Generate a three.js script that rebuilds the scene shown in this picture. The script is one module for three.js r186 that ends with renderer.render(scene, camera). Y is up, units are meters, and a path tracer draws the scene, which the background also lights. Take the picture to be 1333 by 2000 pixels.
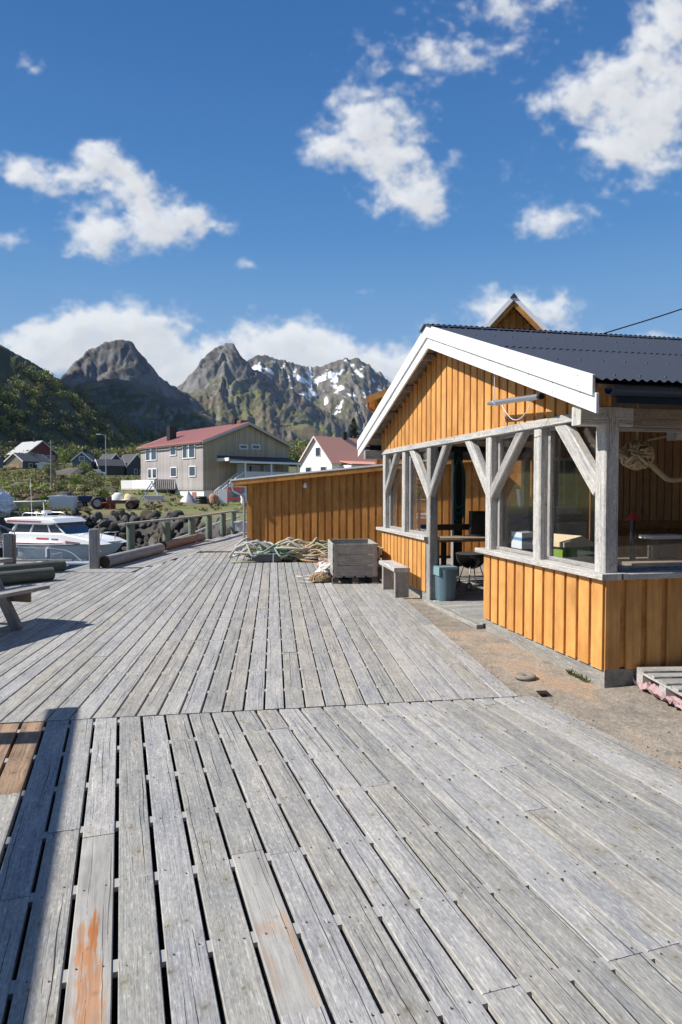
import * as THREE from 'three';
import { mergeGeometries, mergeVertices } from 'three/addons/utils/BufferGeometryUtils.js';

const scene = new THREE.Scene();
// ---------------------------------------------------------------- camera
const camera = new THREE.PerspectiveCamera(74.29, 682 / 1024, 0.05, 6000);
camera.position.set(0, 1.6, 0);
camera.rotation.set(-2.04 * Math.PI / 180, 0, 0);
const renderer = new THREE.WebGLRenderer({ antialias: true });
renderer.toneMapping = THREE.LinearToneMapping;
renderer.toneMappingExposure = 1.36;
renderer.shadowMap.enabled = true;

// ---------------------------------------------------------------- noise
function hash2(x, y) { let h = (x * 374761393 + y * 668265263) | 0; h = Math.imul(h ^ (h >>> 13), 1274126177); return ((h ^ (h >>> 16)) >>> 0) / 4294967296; }
function vn(x, y) {
  const xi = Math.floor(x), yi = Math.floor(y); let fx = x - xi, fy = y - yi;
  fx = fx * fx * (3 - 2 * fx); fy = fy * fy * (3 - 2 * fy);
  const a = hash2(xi, yi), b = hash2(xi + 1, yi), c = hash2(xi, yi + 1), d = hash2(xi + 1, yi + 1);
  return a + (b - a) * fx + (c - a) * fy + (a - b - c + d) * fx * fy;
}
function fbm(x, y, o = 4) { let s = 0, a = 0.5, n = 0; for (let i = 0; i < o; i++) { s += a * vn(x, y); n += a; x = x * 2.03 + 17.3; y = y * 2.03 + 9.1; a *= 0.5; } return s / n; }
function ridged(x, y, o = 5) { let s = 0, a = 0.5, n = 0; for (let i = 0; i < o; i++) { s += a * (1 - Math.abs(2 * vn(x, y) - 1)); n += a; x = x * 2.07 + 31.7; y = y * 2.07 + 5.9; a *= 0.5; } return s / n; }
let seed = 7;
const rnd = () => { seed = (Math.imul(seed, 1664525) + 1013904223) >>> 0; return seed / 4294967296; };
const rr = (a, b) => a + (b - a) * rnd();
const clamp = (v, a = 0, b = 1) => Math.max(a, Math.min(b, v));
const sst = (a, b, v) => { const t = clamp((v - a) / (b - a)); return t * t * (3 - 2 * t); };
const lerp = (a, b, t) => a + (b - a) * t;
const D2R = Math.PI / 180;

// ---------------------------------------------------------------- sky: clear blue air with broken cumulus
{
  const W = 4096, H = 2048, data = new Float32Array(W * H * 4);
  // cloud masses: [tangent x, tangent y, radius x, radius y, weight] on the sky ahead, in units of 1320 per radian-tangent
  const blobs = [
    [192, 312, 58, 46, 1.1], [258, 356, 84, 48, 1.05], [310, 436, 100, 54, 1.3], [186, 466, 66, 48, 1.1], [36, 332, 62, 32, 1.0], [116, 356, 64, 30, .85], [160, 410, 46, 34, .7], [14, 472, 56, 26, .9], [425, 448, 36, 20, .6],
    [702, 212, 68, 60, .95], [742, 290, 122, 84, 1.05], [795, 362, 92, 66, .95], [636, 286, 52, 36, .8], [838, 394, 54, 42, .75], [815, 120, 120, 80, .56], [930, 62, 150, 80, .56], [1040, 8, 100, 46, .56],
    [1310, 40, 80, 110, .75], [1240, 170, 130, 104, .66], [1300, 200, 130, 150, .78], [1190, 296, 112, 92, .74], [1110, 200, 100, 60, .5], [1082, 428, 84, 50, .95], [1020, 350, 50, 40, .5],
    [150, 660, 140, 66, 1.45], [275, 672, 130, 74, 1.6], [50, 700, 90, 44, 1.15], [390, 722, 90, 52, 1.25], [555, 682, 116, 62, 1.7], [640, 712, 70, 50, 1.4], [280, 750, 180, 44, .9], [780, 725, 100, 50, 1.4], [880, 690, 90, 40, .9], [985, 608, 86, 46, 1.35], [1085, 604, 70, 32, 1.2], [832, 640, 36, 24, .5], [1150, 690, 140, 50, .9], [1290, 660, 60, 20, .5],
    [470, 522, 28, 18, .52], [612, 110, 22, 26, .45], [722, 575, 34, 18, .45], [62, 125, 56, 30, .42], [690, 60, 50, 24, .35]];
  const AIR = [[0, .46, .69, .97], [.12, .34, .58, .91], [.20, .26, .50, .86], [.275, .18, .42, .80], [.34, .115, .335, .73], [.43, .08, .268, .645], [.535, .056, .208, .555], [.7, .042, .16, .46], [.85, .035, .135, .40], [1.001, .032, .125, .37]];
  const SK = 0.58; // how bright the sky is next to the sun
  const cp = Math.cos(2.04 * D2R), sp = Math.sin(2.04 * D2R);
  for (let j = 0; j < H; j++) for (let i = 0; i < W; i++) {
    const v = (j + 0.5) / H, u = (i + 0.5) / W, el = (v - 0.5) * Math.PI, az = (u - 0.5) * 2 * Math.PI;
    const dx = Math.cos(el) * Math.cos(az), dy = Math.sin(el), dz = Math.cos(el) * Math.sin(az);
    const e = Math.max(dy, 0);
    // clear air: pale near the horizon, deep blue aloft
    let r = 0, g = 0, b = 0; for (let k = 0; k < AIR.length - 1; k++) if (e <= AIR[k + 1][0] || k === AIR.length - 2) { const t = (e - AIR[k][0]) / (AIR[k + 1][0] - AIR[k][0]); r = lerp(AIR[k][1], AIR[k + 1][1], t); g = lerp(AIR[k][2], AIR[k + 1][2], t); b = lerp(AIR[k][3], AIR[k + 1][3], t); break; }
    let den = 0, shade = 1;
    const zf = -dz * cp - dy * sp;
    if (dy > -0.05) {
      if (zf > 0.25) {
        const px = 666.5 + 1320 * dx / zf, py = 1000 - 1320 * (dy * cp - dz * sp) / zf;
        const wx = px + 34 * (fbm(px / 60, py / 60, 3) - .5), wy = py + 34 * (fbm(px / 60 + 50, py / 60 + 8, 3) - .5);
        const field = (X, Y, full) => { let f = 0; for (const [bx, by, rx, ry, w] of blobs) { const ax = (X - bx) / rx, ay = (Y - by) / ry, q = ax * ax + ay * ay; if (q < 5) f += w * Math.exp(-q * 1.25) * (1 - f * .45); } if (f < .03) return f; const m = Math.min(1, f * 2.4), qx = X + 60 * (fbm(X / 130 + 9, Y / 110, 4) - .5), qy = Y + 60 * (fbm(X / 130 + 70, Y / 110 + 3, 4) - .5); return f + (fbm(qx / 85 + 3, qy / 60 + 11, full ? 7 : 4) - .5) * 1.25 * m + (fbm((qx + qy * .35) / 150 + 30, (qy - qx * .2) / 34 + 5, full ? 5 : 3) - .5) * .6 * m; };
        const tt = field(wx, wy, true);
        if (tt > .1) {
          const det = fbm(px / 26 + 44, py / 20 + 6, 5), fine = fbm(px / 9 + 4, py / 8 + 61, 4), d0 = sst(.26, 1.14, tt + .62 * (det - .5) + .24 * (fine - .5));
          den = .97 * d0 * lerp(1, sst(.25, .66, det * .75 + fine * .25), .55 * (1 - d0 * .75));
          shade = clamp(1.03 - .30 * clamp(field(wx - 16, wy - 18, false) - tt * .55 - .1) - .10 * (det - .4), .86, 1.06);
        }
        // wider sky round the frame: scattered cloud of the same kind
        if (px < -60 || px > 1393 || py < -60) {
          const m = Math.max(sst(60, 300, -px), sst(1393, 1640, px), sst(60, 300, -py));
          den = lerp(den, 0.8 * sst(.60, .76, fbm(dx / (dy + .22) * 2.2 + 5, dz / (dy + .22) * 2.2, 6)), m);
        }
      } else den = 0.8 * sst(.60, .76, fbm(dx / (dy + .22) * 2.2 + 5, dz / (dy + .22) * 2.2, 6));
    }
    const cw = 1.17 * shade;
    r = lerp(r, cw * .97, den * .96); g = lerp(g, cw * .985, den * .96); b = lerp(b, cw, den * .96);
    if (dy < 0) { r = .2; g = .22; b = .24; }
    r *= SK; g *= SK; b *= SK; const o = (j * W + i) * 4; data[o] = r; data[o + 1] = g; data[o + 2] = b; data[o + 3] = 1;
  }
  const tex = new THREE.DataTexture(data, W, H, THREE.RGBAFormat, THREE.FloatType);
  tex.mapping = THREE.EquirectangularReflectionMapping; tex.magFilter = tex.minFilter = THREE.LinearFilter; tex.colorSpace = THREE.LinearSRGBColorSpace; tex.needsUpdate = true;
  scene.background = tex; scene.environment = tex; scene.backgroundIntensity = 1; scene.environmentIntensity = 1;
}
// ---------------------------------------------------------------- sun: from the left, about 42 degrees up
const sun = new THREE.DirectionalLight(new THREE.Color(1.0, 0.955, 0.88), 5);
sun.position.set(-73.9 - 0, 66.9, 7.8 - 10); sun.target.position.set(0, 0, -10); sun.castShadow = true; sun.shadow.radius = 1;
sun.shadow.mapSize.set(4096, 4096);
Object.assign(sun.shadow.camera, { left: -60, right: 60, top: 60, bottom: -60, near: 1, far: 400 });
scene.add(sun, sun.target);

// ---------------------------------------------------------------- textures
function dataTex(W, H, fn, srgb = true) {
  const d = new Uint8Array(W * H * 4);
  for (let y = 0; y < H; y++) for (let x = 0; x < W; x++) { const c = fn(x, y), o = (y * W + x) * 4; d[o] = clamp(c[0]) * 255; d[o + 1] = clamp(c[1]) * 255; d[o + 2] = clamp(c[2]) * 255; d[o + 3] = 255; }
  const t = new THREE.DataTexture(d, W, H); t.wrapS = t.wrapT = THREE.RepeatWrapping; t.magFilter = THREE.LinearFilter; t.minFilter = THREE.LinearMipmapLinearFilter; t.generateMipmaps = true; t.anisotropy = 8;
  if (srgb) t.colorSpace = THREE.SRGBColorSpace; t.needsUpdate = true; return t;
}
// wrap-around noise for tiling textures (period px,py in lattice cells)
function vnp(x, y, px, py) {
  const xi = Math.floor(x), yi = Math.floor(y); let fx = x - xi, fy = y - yi; fx = fx * fx * (3 - 2 * fx); fy = fy * fy * (3 - 2 * fy);
  const m = (a, p) => ((a % p) + p) % p, a = hash2(m(xi, px), m(yi, py)), b = hash2(m(xi + 1, px), m(yi, py)), c = hash2(m(xi, px), m(yi + 1, py)), d = hash2(m(xi + 1, px), m(yi + 1, py));
  return a + (b - a) * fx + (c - a) * fy + (a - b - c + d) * fx * fy;
}
// Weathered softwood: 8 columns of 0.15 m (1.2 m) by 3.2 m; grain along v, with knots and drying cracks
const WOODW = 1.2, WOODL = 3.2;
const woodInfo = (() => {
  const cols = [];
  for (let c = 0; c < 8; c++) {
    const knots = [], cracks = [];
    for (let k = 0; k < 6; k++) knots.push([rr(.015, .135), rr(0, WOODL), rr(.008, .017)]);
    for (let k = 0; k < 9; k++) cracks.push([rr(.02, .13), rr(0, WOODL), k < 3 ? rr(.5, 1.4) : rr(.08, .4), k < 3 ? rr(.0012, .0026) : rr(.0006, .0014), rr(0, 99)]);
    cols.push({ knots, cracks });
  }
  return cols;
})();
function woodSample(X, Y) { // metres -> {l: lightness factor, b: blotch, k: knot, c: crack}
  const c = Math.floor(X / .15) % 8, x = X - Math.floor(X / .15) * .15, col = woodInfo[c];
  let gx = x, knot = 0, flare = 0;
  for (const [kx, ky, kr] of col.knots) {
    let dy = Y - ky; dy -= Math.round(dy / WOODL) * WOODL; if (Math.abs(dy) > .3) continue;
    const dx = x - kx, q = Math.sqrt(dx * dx + dy * dy * .25 * 1.6);
    gx += dx * .6 * Math.exp(-(dx * dx / (kr * kr * 5) + dy * dy / (kr * kr * 20)));
    if (Math.hypot(dx, dy) < kr) knot = Math.max(knot, 1 - Math.hypot(dx, dy) / kr); flare = Math.max(flare, Math.exp(-q * q / (kr * kr * 4)));
  }
  let crack = 0;
  for (const [cx, cy, cl, cw, sd] of col.cracks) {
    let dy = Y - cy; dy -= Math.round(dy / WOODL) * WOODL; if (Math.abs(dy) > cl / 2) continue;
    const xx = cx + .006 * (vn(dy * 4 + sd, sd) - .5) * 2 + .002 * (vn(dy * 30 + sd, sd) - .5), w = cw * (1 - Math.pow(Math.abs(dy) / (cl / 2), 2)) * (.5 + vn(dy * 14, sd * 3));
    const q = Math.abs(x - xx) / Math.max(w, 1e-4); if (q < 1) crack = Math.max(crack, 1 - q * q);
  }
  const ox = c * 40;
  const ring = vnp(gx * 260 + ox, Y / WOODL * 12, 4096, 12), ring2 = vnp(gx * 520 + ox, Y / WOODL * 26, 4096, 26), fib = .55 * vnp(x * 780 + ox, Y / WOODL * 60, 4096, 60) + .45 * vnp(x * 400 + ox + 9, Y / WOODL * 330, 4096, 330), bl = .6 * vnp(x * 18 + ox, Y / WOODL * 14, 4096, 14) + .4 * vnp(x * 50 + ox, Y / WOODL * 44, 4096, 44), bl2 = vnp(x * 130 + ox, Y / WOODL * 170, 4096, 170);
  return { ring, ring2, fib, bl, bl2, knot, flare, crack };
}
const WW = 1024, WH = 2048, woodL = new Float32Array(WW * WH);
const woodMap = dataTex(WW, WH, (x, y) => {
  const s = woodSample(x / WW * WOODW, y / WH * WOODL);
  let l = 0.665 + .09 * (s.ring - .5) + .09 * (s.ring2 - .5) + .17 * (s.fib - .5) + .13 * (s.bl - .5) + .10 * (s.bl2 - .5); if (s.fib < .16) l -= .10; if (s.bl2 > .9) l += .06;
  l -= .06 * s.flare * (.4 + s.ring); l -= .16 * s.knot; l *= 1 - .72 * s.crack;
  woodL[y * WW + x] = l;
  const warm = .03 * (s.bl - .5) + .04 * s.knot + .02 * s.flare;
  return [l * (1.0 + warm), l * (.993 + warm * .2), l * (.975 - warm * 1.6)];
});
const woodBump = dataTex(WW, WH, (x, y) => { const l = woodL[y * WW + x]; return [l, l, l]; }, false);
// the same wood with rust run into it (scrap iron has lain here)
const rustMap = dataTex(512, 1024, (x, y) => {
  const X = x / 512 * .6, Y = y / 1024 * 2.4, s = woodSample(X, Y);
  let l = 0.64 + .15 * (s.ring - .5) + .16 * (s.fib - .5) + .22 * (s.bl - .5) - .1 * s.flare - .2 * s.knot; l *= 1 - .7 * s.crack;
  const n = .6 * vnp(X * 10, Y * 2.5, 6, 6) + .25 * vnp(X * 40, Y * 10, 24, 24) + .15 * vnp(X * 150, Y * 30, 90, 72), k = sst(.30, .75, n + .16 * (s.ring - .5)), k2 = .7 * sst(.55, .85, n + .3 * (s.fib - .5));
  const a = [l, l * .985, l * .95], o = [l * 1.02, l * .86, l * .70], d = [l * 1.0, l * .69, l * .45];
  return [0, 1, 2].map((i) => lerp(lerp(a[i], o[i], k), d[i], k2));
});
// sun-bleached painted boards: faint brush grain and chalking
const paintMap = dataTex(256, 1024, (x, y) => { const f = vnp(x / 256 * 90, y / 1024 * 10, 90, 10), b = vnp(x / 256 * 6, y / 1024 * 9, 6, 9), b2 = vnp(x / 256 * 26, y / 1024 * 40, 26, 40); const st = vnp(x / 256 * 34, y / 1024 * 3, 34, 3), fl = hash2(x >> 1, y >> 1); let l = .88 + .10 * (f - .5) + .13 * (b - .5) + .08 * (b2 - .5) + .07 * (st - .5); if (fl > .9965) l -= .22; return [l, l * (.985 + .03 * b), l * (.97 + .05 * b)]; });
const whiteMap = dataTex(128, 512, (x, y) => { const l = .94 + .04 * (vnp(x / 128 * 40, y / 512 * 8, 40, 8) - .5) + .05 * (vnp(x / 128 * 5, y / 512 * 11, 5, 11) - .5); return [l, l * .998, l * .99]; });
const speckBump = dataTex(512, 512, (x, y) => { const l = .5 * vnp(x / 8, y / 8, 64, 64) + .3 * vnp(x / 3, y / 3, 170, 170) + .2 * hash2(x, y); return [l, l, l]; }, false);
const concMap = dataTex(1024, 1024, (x, y) => {
  const a = vnp(x / 128, y / 128, 8, 8), b = vnp(x / 40, y / 40, 25.6 | 0, 25), c = vnp(x / 10, y / 10, 102, 102), d = hash2(x, y), e = vnp(x / 3, y / 3, 341, 341);
  let l = .60 + .10 * (a - .5) + .10 * (b - .5) + .10 * (c - .5) + .14 * (e - .5) + .10 * (d - .5); if (d > .985) l += .12; if (d < .012) l -= .2;
  const rust = sst(.62, .8, .5 * a + .3 * b + .2 * c + .04) * .8;
  return [l * lerp(1.02, 1.02, rust), l * lerp(.945, .85, rust), l * lerp(.84, .68, rust)];
});
const greyConcMap = dataTex(512, 512, (x, y) => { const a = vnp(x / 90, y / 90, 5, 5), c = vnp(x / 14, y / 14, 36, 36), d = hash2(x, y + 999), e = vnp(x / 4, y / 4, 128, 128); const l = .62 + .12 * (a - .5) + .12 * (c - .5) + .10 * (e - .5) + .07 * (d - .5); return [l, l * .985, l * .955]; });
// ---------------------------------------------------------------- materials
function std(r, g, b, o = {}) { const m = new THREE.MeshStandardMaterial({ roughness: .8, metalness: 0, ...o }); m.color.setRGB(r, g, b); return m; }
const woodTone = [[.86, .87, .89], [.96, .955, .95], [.86, .85, .83], [1.02, 1.02, 1.04], [.93, .905, .87], [.82, .825, .82], [.93, .94, .98]];
const woodMats = woodTone.map(([r, g, b]) => std(r * .87, g * .862, b * .85, { map: woodMap, bumpMap: woodBump, bumpScale: .004, roughness: .88 }));
const rustWood = std(.80, .79, .78, { map: rustMap, bumpMap: woodBump, bumpScale: .003, roughness: .9 });
const heavyRustWood = std(.70, .48, .33, { map: rustMap, bumpMap: woodBump, bumpScale: .003, roughness: .9 });
const streak = (cfg, gain) => std(.82, .815, .80, { bumpMap: null, roughness: .9, map: dataTex(128, 1024, (x, y) => {
  const X = x / 128 * .16, Y = y / 1024 * cfg.L, s = woodSample(X + .3, Y + 1.1); let l = .67 + .08 * (s.ring - .5) + .10 * (s.fib - .5) + .18 * (s.bl - .5) - .1 * s.knot; l *= 1 - .6 * s.crack; let k = 0;
  for (const [bx, by, rx, ry, w] of cfg.b) { const q = ((X - bx) / rx) ** 2 + ((Y - by) / ry) ** 2; k = Math.max(k, w * sst(1.6, .1, q + 2.6 * (fbm(X * 120, Y * 17 + bx * 99, 5) - .5) + .7 * (s.ring - .5))); }
  k *= gain * (.5 + .7 * s.fib); return [l * lerp(1, 1.08, k), l * lerp(.985, .62, k), l * lerp(.96, .30, k)]; }) });
const streakWood = streak({ L: 1.5, b: [[.075, .78, .02, .12, 1], [.10, .66, .03, .10, .75], [.08, .48, .045, .22, .62], [.07, .28, .04, .26, .45], [.115, .80, .018, .06, .5]] }, 1), paleStreakWood = streak({ L: .95, b: [[.03, .36, .014, .16, .9], [.10, .42, .045, .05, .6], [.13, .2, .016, .12, .5], [.03, .12, .016, .16, .5]] }, .32);
const postWood = std(1.05, 1.03, 1.02, { map: woodMap, bumpMap: woodBump, bumpScale: .004, roughness: .85 });
const greyWood = std(.72, .70, .70, { map: woodMap, bumpMap: woodBump, bumpScale: .005, roughness: .9 });
const brownWood = std(.62, .50, .40, { map: woodMap, bumpMap: woodBump, bumpScale: .004, roughness: .85 });
const darkWood = std(.20, .17, .15, { map: woodMap, roughness: .9 });
const greenWood = std(.34, .44, .36, { map: woodMap, bumpMap: woodBump, bumpScale: .006, roughness: .9 });
const orange = [[.75, .362, .100], [.74, .355, .097], [.76, .370, .104]].map(([r, g, b]) => std(r, g, b, { map: paintMap, roughness: .62 }));
const orangeBack = orange[0];
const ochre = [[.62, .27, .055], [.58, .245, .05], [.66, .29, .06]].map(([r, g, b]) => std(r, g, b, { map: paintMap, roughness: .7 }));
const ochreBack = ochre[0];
const white = std(.88, .88, .88, { map: whiteMap, roughness: .5 });
const plainWhite = std(.80, .80, .80, { roughness: .5 });
const roofDark = std(.055, .06, .075, { roughness: .42, metalness: .25, bumpMap: speckBump, bumpScale: .0006 });
const gutterBlue = std(.015, .03, .06, { roughness: .35, metalness: .3 });
const galv = std(.55, .56, .58, { roughness: .38, metalness: .85 });
const steel = std(.5, .5, .5, { roughness: .35, metalness: .9 });
const black = std(.012, .012, .013, { roughness: .55 });
const concrete = std(.88, .87, .85, { map: greyConcMap, bumpMap: speckBump, bumpScale: .006, roughness: .95 });
const glass = new THREE.MeshPhysicalMaterial({ color: 0xffffff, transmission: 1, thickness: 0, roughness: .01, ior: 1.5 });
const darkGlass = new THREE.MeshPhysicalMaterial({ roughness: .06, metalness: 0, clearcoat: 1, clearcoatRoughness: .05 }); darkGlass.color.setRGB(.03, .035, .04);
const nailMat = std(.13, .10, .085, { roughness: .7, metalness: .3 });

// ---------------------------------------------------------------- object helpers
const taken = {};
function numbered(n) { const k = taken[n] = (taken[n] ?? -1) + 1; return k ? `${n}_${String(k).padStart(3, '0')}` : n; }
function shadows(o) { o.traverse((c) => { if (c.isMesh) { c.castShadow = true; c.receiveShadow = true; } }); return o; }
function thing(name, label, category, pos = [0, 0, 0], ry = 0, group) {
  const g = new THREE.Group(); g.name = numbered(name); g.position.set(...pos); g.rotation.y = ry; g.userData = { label, category }; if (group) g.userData.group = group; scene.add(g); return g;
}
function structure(o, name, label) { o.name = numbered(name); o.userData.kind = 'structure'; if (label) o.userData.label = label; scene.add(o); return o; }
function part(parent, name, geo, mat) { const m = new THREE.Mesh(geo, mat); m.name = name; m.castShadow = m.receiveShadow = true; parent.add(m); return m; }
function solo(name, label, category, geo, mat, group) { const m = new THREE.Mesh(geo, mat); m.name = numbered(name); m.userData = { label, category }; if (group) m.userData.group = group; m.castShadow = m.receiveShadow = true; scene.add(m); return m; }

// A piece of timber: chamfered section w (x) by t (y), running along +z from 0 to L; ends may be skewed (dz per x). uv in wood texture units.
function timber(w, t, L, { c = .004, s0 = 0, s1 = 0, col = null, vo = null, sag = 0 } = {}) {
  c = Math.min(c, w * .3, t * .3); const a = w / 2, b = t / 2;
  const pts = [[-a + c, b], [a - c, b], [a, b - c], [a, -b + c], [a - c, -b], [-a + c, -b], [-a, -b + c], [-a, b - c]];
  const cu = ((col ?? Math.floor(rnd() * 8)) * .15 + .075) / WOODW, v0 = vo ?? rnd(), P = [], U = [];
  const n = L > 1.2 && sag ? 4 : 1;
  const vert = (i, k) => { const [x, y] = pts[i % 8], f = k / n, z = lerp(s0 * x, L + s1 * x, f); return [x, y + sag * Math.sin(f * Math.PI), z]; };
  const uv = (i, p) => { const [x, y] = pts[i % 8]; const uu = i % 8 <= 1 || (i % 8 >= 4 && i % 8 <= 5) ? x : x > 0 ? x - (y - b) * 0 + 0 : x; return [cu + uu / WOODW * Math.min(1, .146 / w) + (Math.abs(y) < b ? 0 : 0), v0 + p[2] / WOODL]; };
  for (let i = 0; i < 8; i++) {
    const side = i === 2 || i === 6; // vertical sides take the grain across their height
    for (let k = 0; k < n; k++) {
      const A = vert(i, k), B = vert(i + 1, k), C = vert(i + 1, k + 1), D = vert(i, k + 1);
      const ua = side ? [cu + A[1] / WOODW * Math.min(1, .146 / t), v0 + .3 + A[2] / WOODL] : uv(i, A), ub = side ? [cu + B[1] / WOODW * Math.min(1, .146 / t), v0 + .3 + B[2] / WOODL] : uv(i + 1, B), uc = side ? [ub[0], v0 + .3 + C[2] / WOODL] : uv(i + 1, C), ud = side ? [ua[0], v0 + .3 + D[2] / WOODL] : uv(i, D);
      P.push(...A, ...C, ...B, ...A, ...D, ...C); U.push(...ua, ...uc, ...ub, ...ua, ...ud, ...uc);
    }
  }
  for (const e of [0, n]) for (let i = 1; i < 7; i++) {
    const A = vert(0, e), B = vert(i, e), C = vert(i + 1, e), q = (p) => [cu + p[0] * .2 / WOODW, v0 + p[1] * .05];
    if (e) { P.push(...A, ...C, ...B); U.push(...q(A), ...q(C), ...q(B)); } else { P.push(...A, ...B, ...C); U.push(...q(A), ...q(B), ...q(C)); }
  }
  const g = new THREE.BufferGeometry(); g.setAttribute('position', new THREE.Float32BufferAttribute(P, 3)); g.setAttribute('uv', new THREE.Float32BufferAttribute(U, 2));
  // orient triangles outward
  const pos = g.attributes.position, uvA = g.attributes.uv, ctr = new THREE.Vector3(0, sag * .6, L / 2), A = new THREE.Vector3(), B = new THREE.Vector3(), C = new THREE.Vector3();
  for (let i = 0; i < pos.count; i += 3) {
    A.fromBufferAttribute(pos, i); B.fromBufferAttribute(pos, i + 1); C.fromBufferAttribute(pos, i + 2);
    const nrm = B.clone().sub(A).cross(C.clone().sub(A)), m = A.clone().add(B).add(C).divideScalar(3).sub(ctr); m.z *= Math.abs(nrm.z) > .9 * nrm.length() ? 1 : 0;
    if (nrm.dot(m) < 0) { pos.setXYZ(i + 1, C.x, C.y, C.z); pos.setXYZ(i + 2, B.x, B.y, B.z); const bx = uvA.getX(i + 1), by = uvA.getY(i + 1); uvA.setXY(i + 1, uvA.getX(i + 2), uvA.getY(i + 2)); uvA.setXY(i + 2, bx, by); }
  }
  g.computeVertexNormals(); return g;
}
const V = (x, y, z) => new THREE.Vector3(x, y, z);
// turn an object so that its +z runs from a to b and its +y is as near `up` as possible
function aim(o, a, b, up = V(0, 1, 0)) {
  const z = b.clone().sub(a).normalize(), x = up.clone().cross(z).normalize(), y = z.clone().cross(x);
  o.position.copy(a); o.quaternion.setFromRotationMatrix(new THREE.Matrix4().makeBasis(x, y, z)); return o;
}
function beam(parent, name, mat, a, b, w, t, up, opt) { const A = V(...a), B = V(...b); return aim(part(parent, name, timber(w, t, A.distanceTo(B), opt), mat), A, B, up ? V(...up) : undefined); }
function boxG(w, h, d, x = 0, y = 0, z = 0, ry = 0) { const g = new THREE.BoxGeometry(w, h, d); if (ry) g.rotateY(ry); g.translate(x, y, z); return g; }
function cylG(r0, r1, h, n = 10, x = 0, y = 0, z = 0) { const g = new THREE.CylinderGeometry(r1, r0, h, n); g.translate(x, y, z); return g; }
function tubeG(pts, r, seg = 24, rad = 6, closed = false) { return new THREE.TubeGeometry(new THREE.CatmullRomCurve3(pts.map((p) => V(...p)), closed), seg, r, rad, closed); }
function rodG(a, b, r, n = 8) { const A = V(...a), B = V(...b), g = new THREE.CylinderGeometry(r, r, A.distanceTo(B), n); g.translate(0, A.distanceTo(B) / 2, 0); const q = new THREE.Quaternion().setFromUnitVectors(V(0, 1, 0), B.sub(A).normalize()); g.applyQuaternion(q); g.translate(A.x, A.y, A.z); return g; }
function merge(list) { return mergeGeometries(list.map((g) => g.index ? g.toNonIndexed() : g)); }
function shapeG(pts, depth, bevel = 0) { const s = new THREE.Shape(); pts.forEach(([x, y], i) => i ? s.lineTo(x, y) : s.moveTo(x, y)); return new THREE.ExtrudeGeometry(s, { depth, bevelEnabled: bevel > 0, bevelSize: bevel, bevelThickness: bevel, bevelSegments: 1 }); }
function jitter(g, amp, f = 1) { // displace a closed mesh by smooth noise
  g = mergeVertices(g.index ? g : g, 1e-4); const p = g.attributes.position;
  for (let i = 0; i < p.count; i++) { const x = p.getX(i), y = p.getY(i), z = p.getZ(i), n = (vn(x * f + y * f * 1.7 + 9, z * f - y * f * .9 + 4) - .5) * 2, n2 = (vn(x * f * 2.3 + 31, z * f * 2.3 + y * f * 3.1) - .5); const l = Math.hypot(x, y, z) || 1, k = 1 + amp * (n + .6 * n2); p.setXYZ(i, x * k, y * k, z * k); }
  g.computeVertexNormals(); return g;
}

// ---------------------------------------------------------------- quay and boardwalk
{
  // firm ground beside the planks: gravelly concrete, its left edge along the boardwalk
  const edge = (z) => z > -5.3 ? (3.035 + .309 * z) / .951 : z > -16.2 ? (1.885 + .0993 * z) / .995 : -1.4;
  const NX = 120, NZ = 300, P = [], U = [], I = [];
  for (let j = 0; j <= NZ; j++) for (let i = 0; i <= NX; i++) {
    const z = 4 - 44 * Math.pow(j / NZ, 1.35), f = i / NX, x = edge(z) + .004 + (i ? 15 * Math.pow((i - 1) / (NX - 1), 2) : 0);
    const y = i ? -.028 + .034 * (fbm(x * 1.1 + 5, z * 1.1, 3) - .5) + .022 * (fbm(x * 4, z * 4, 3) - .5) : -.5;
    P.push(x, y, z); U.push(x / 2.6, z / 2.6); void f;
    if (i < NX && j < NZ) { const a = j * (NX + 1) + i; I.push(a, a + 1, a + NX + 1, a + 1, a + NX + 2, a + NX + 1); }
  }
  const geo = new THREE.BufferGeometry(); geo.setAttribute('position', new THREE.Float32BufferAttribute(P, 3)); geo.setAttribute('uv', new THREE.Float32BufferAttribute(U, 2)); geo.setIndex(I); geo.computeVertexNormals();
  structure(shadows(new THREE.Mesh(geo, std(.84, .855, .90, { map: concMap, bumpMap: speckBump, bumpScale: .006, roughness: .97, side: THREE.DoubleSide }))), 'concrete_ground', 'gritty sand-coloured concrete ground beside the planks with rust stains');
}
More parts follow.
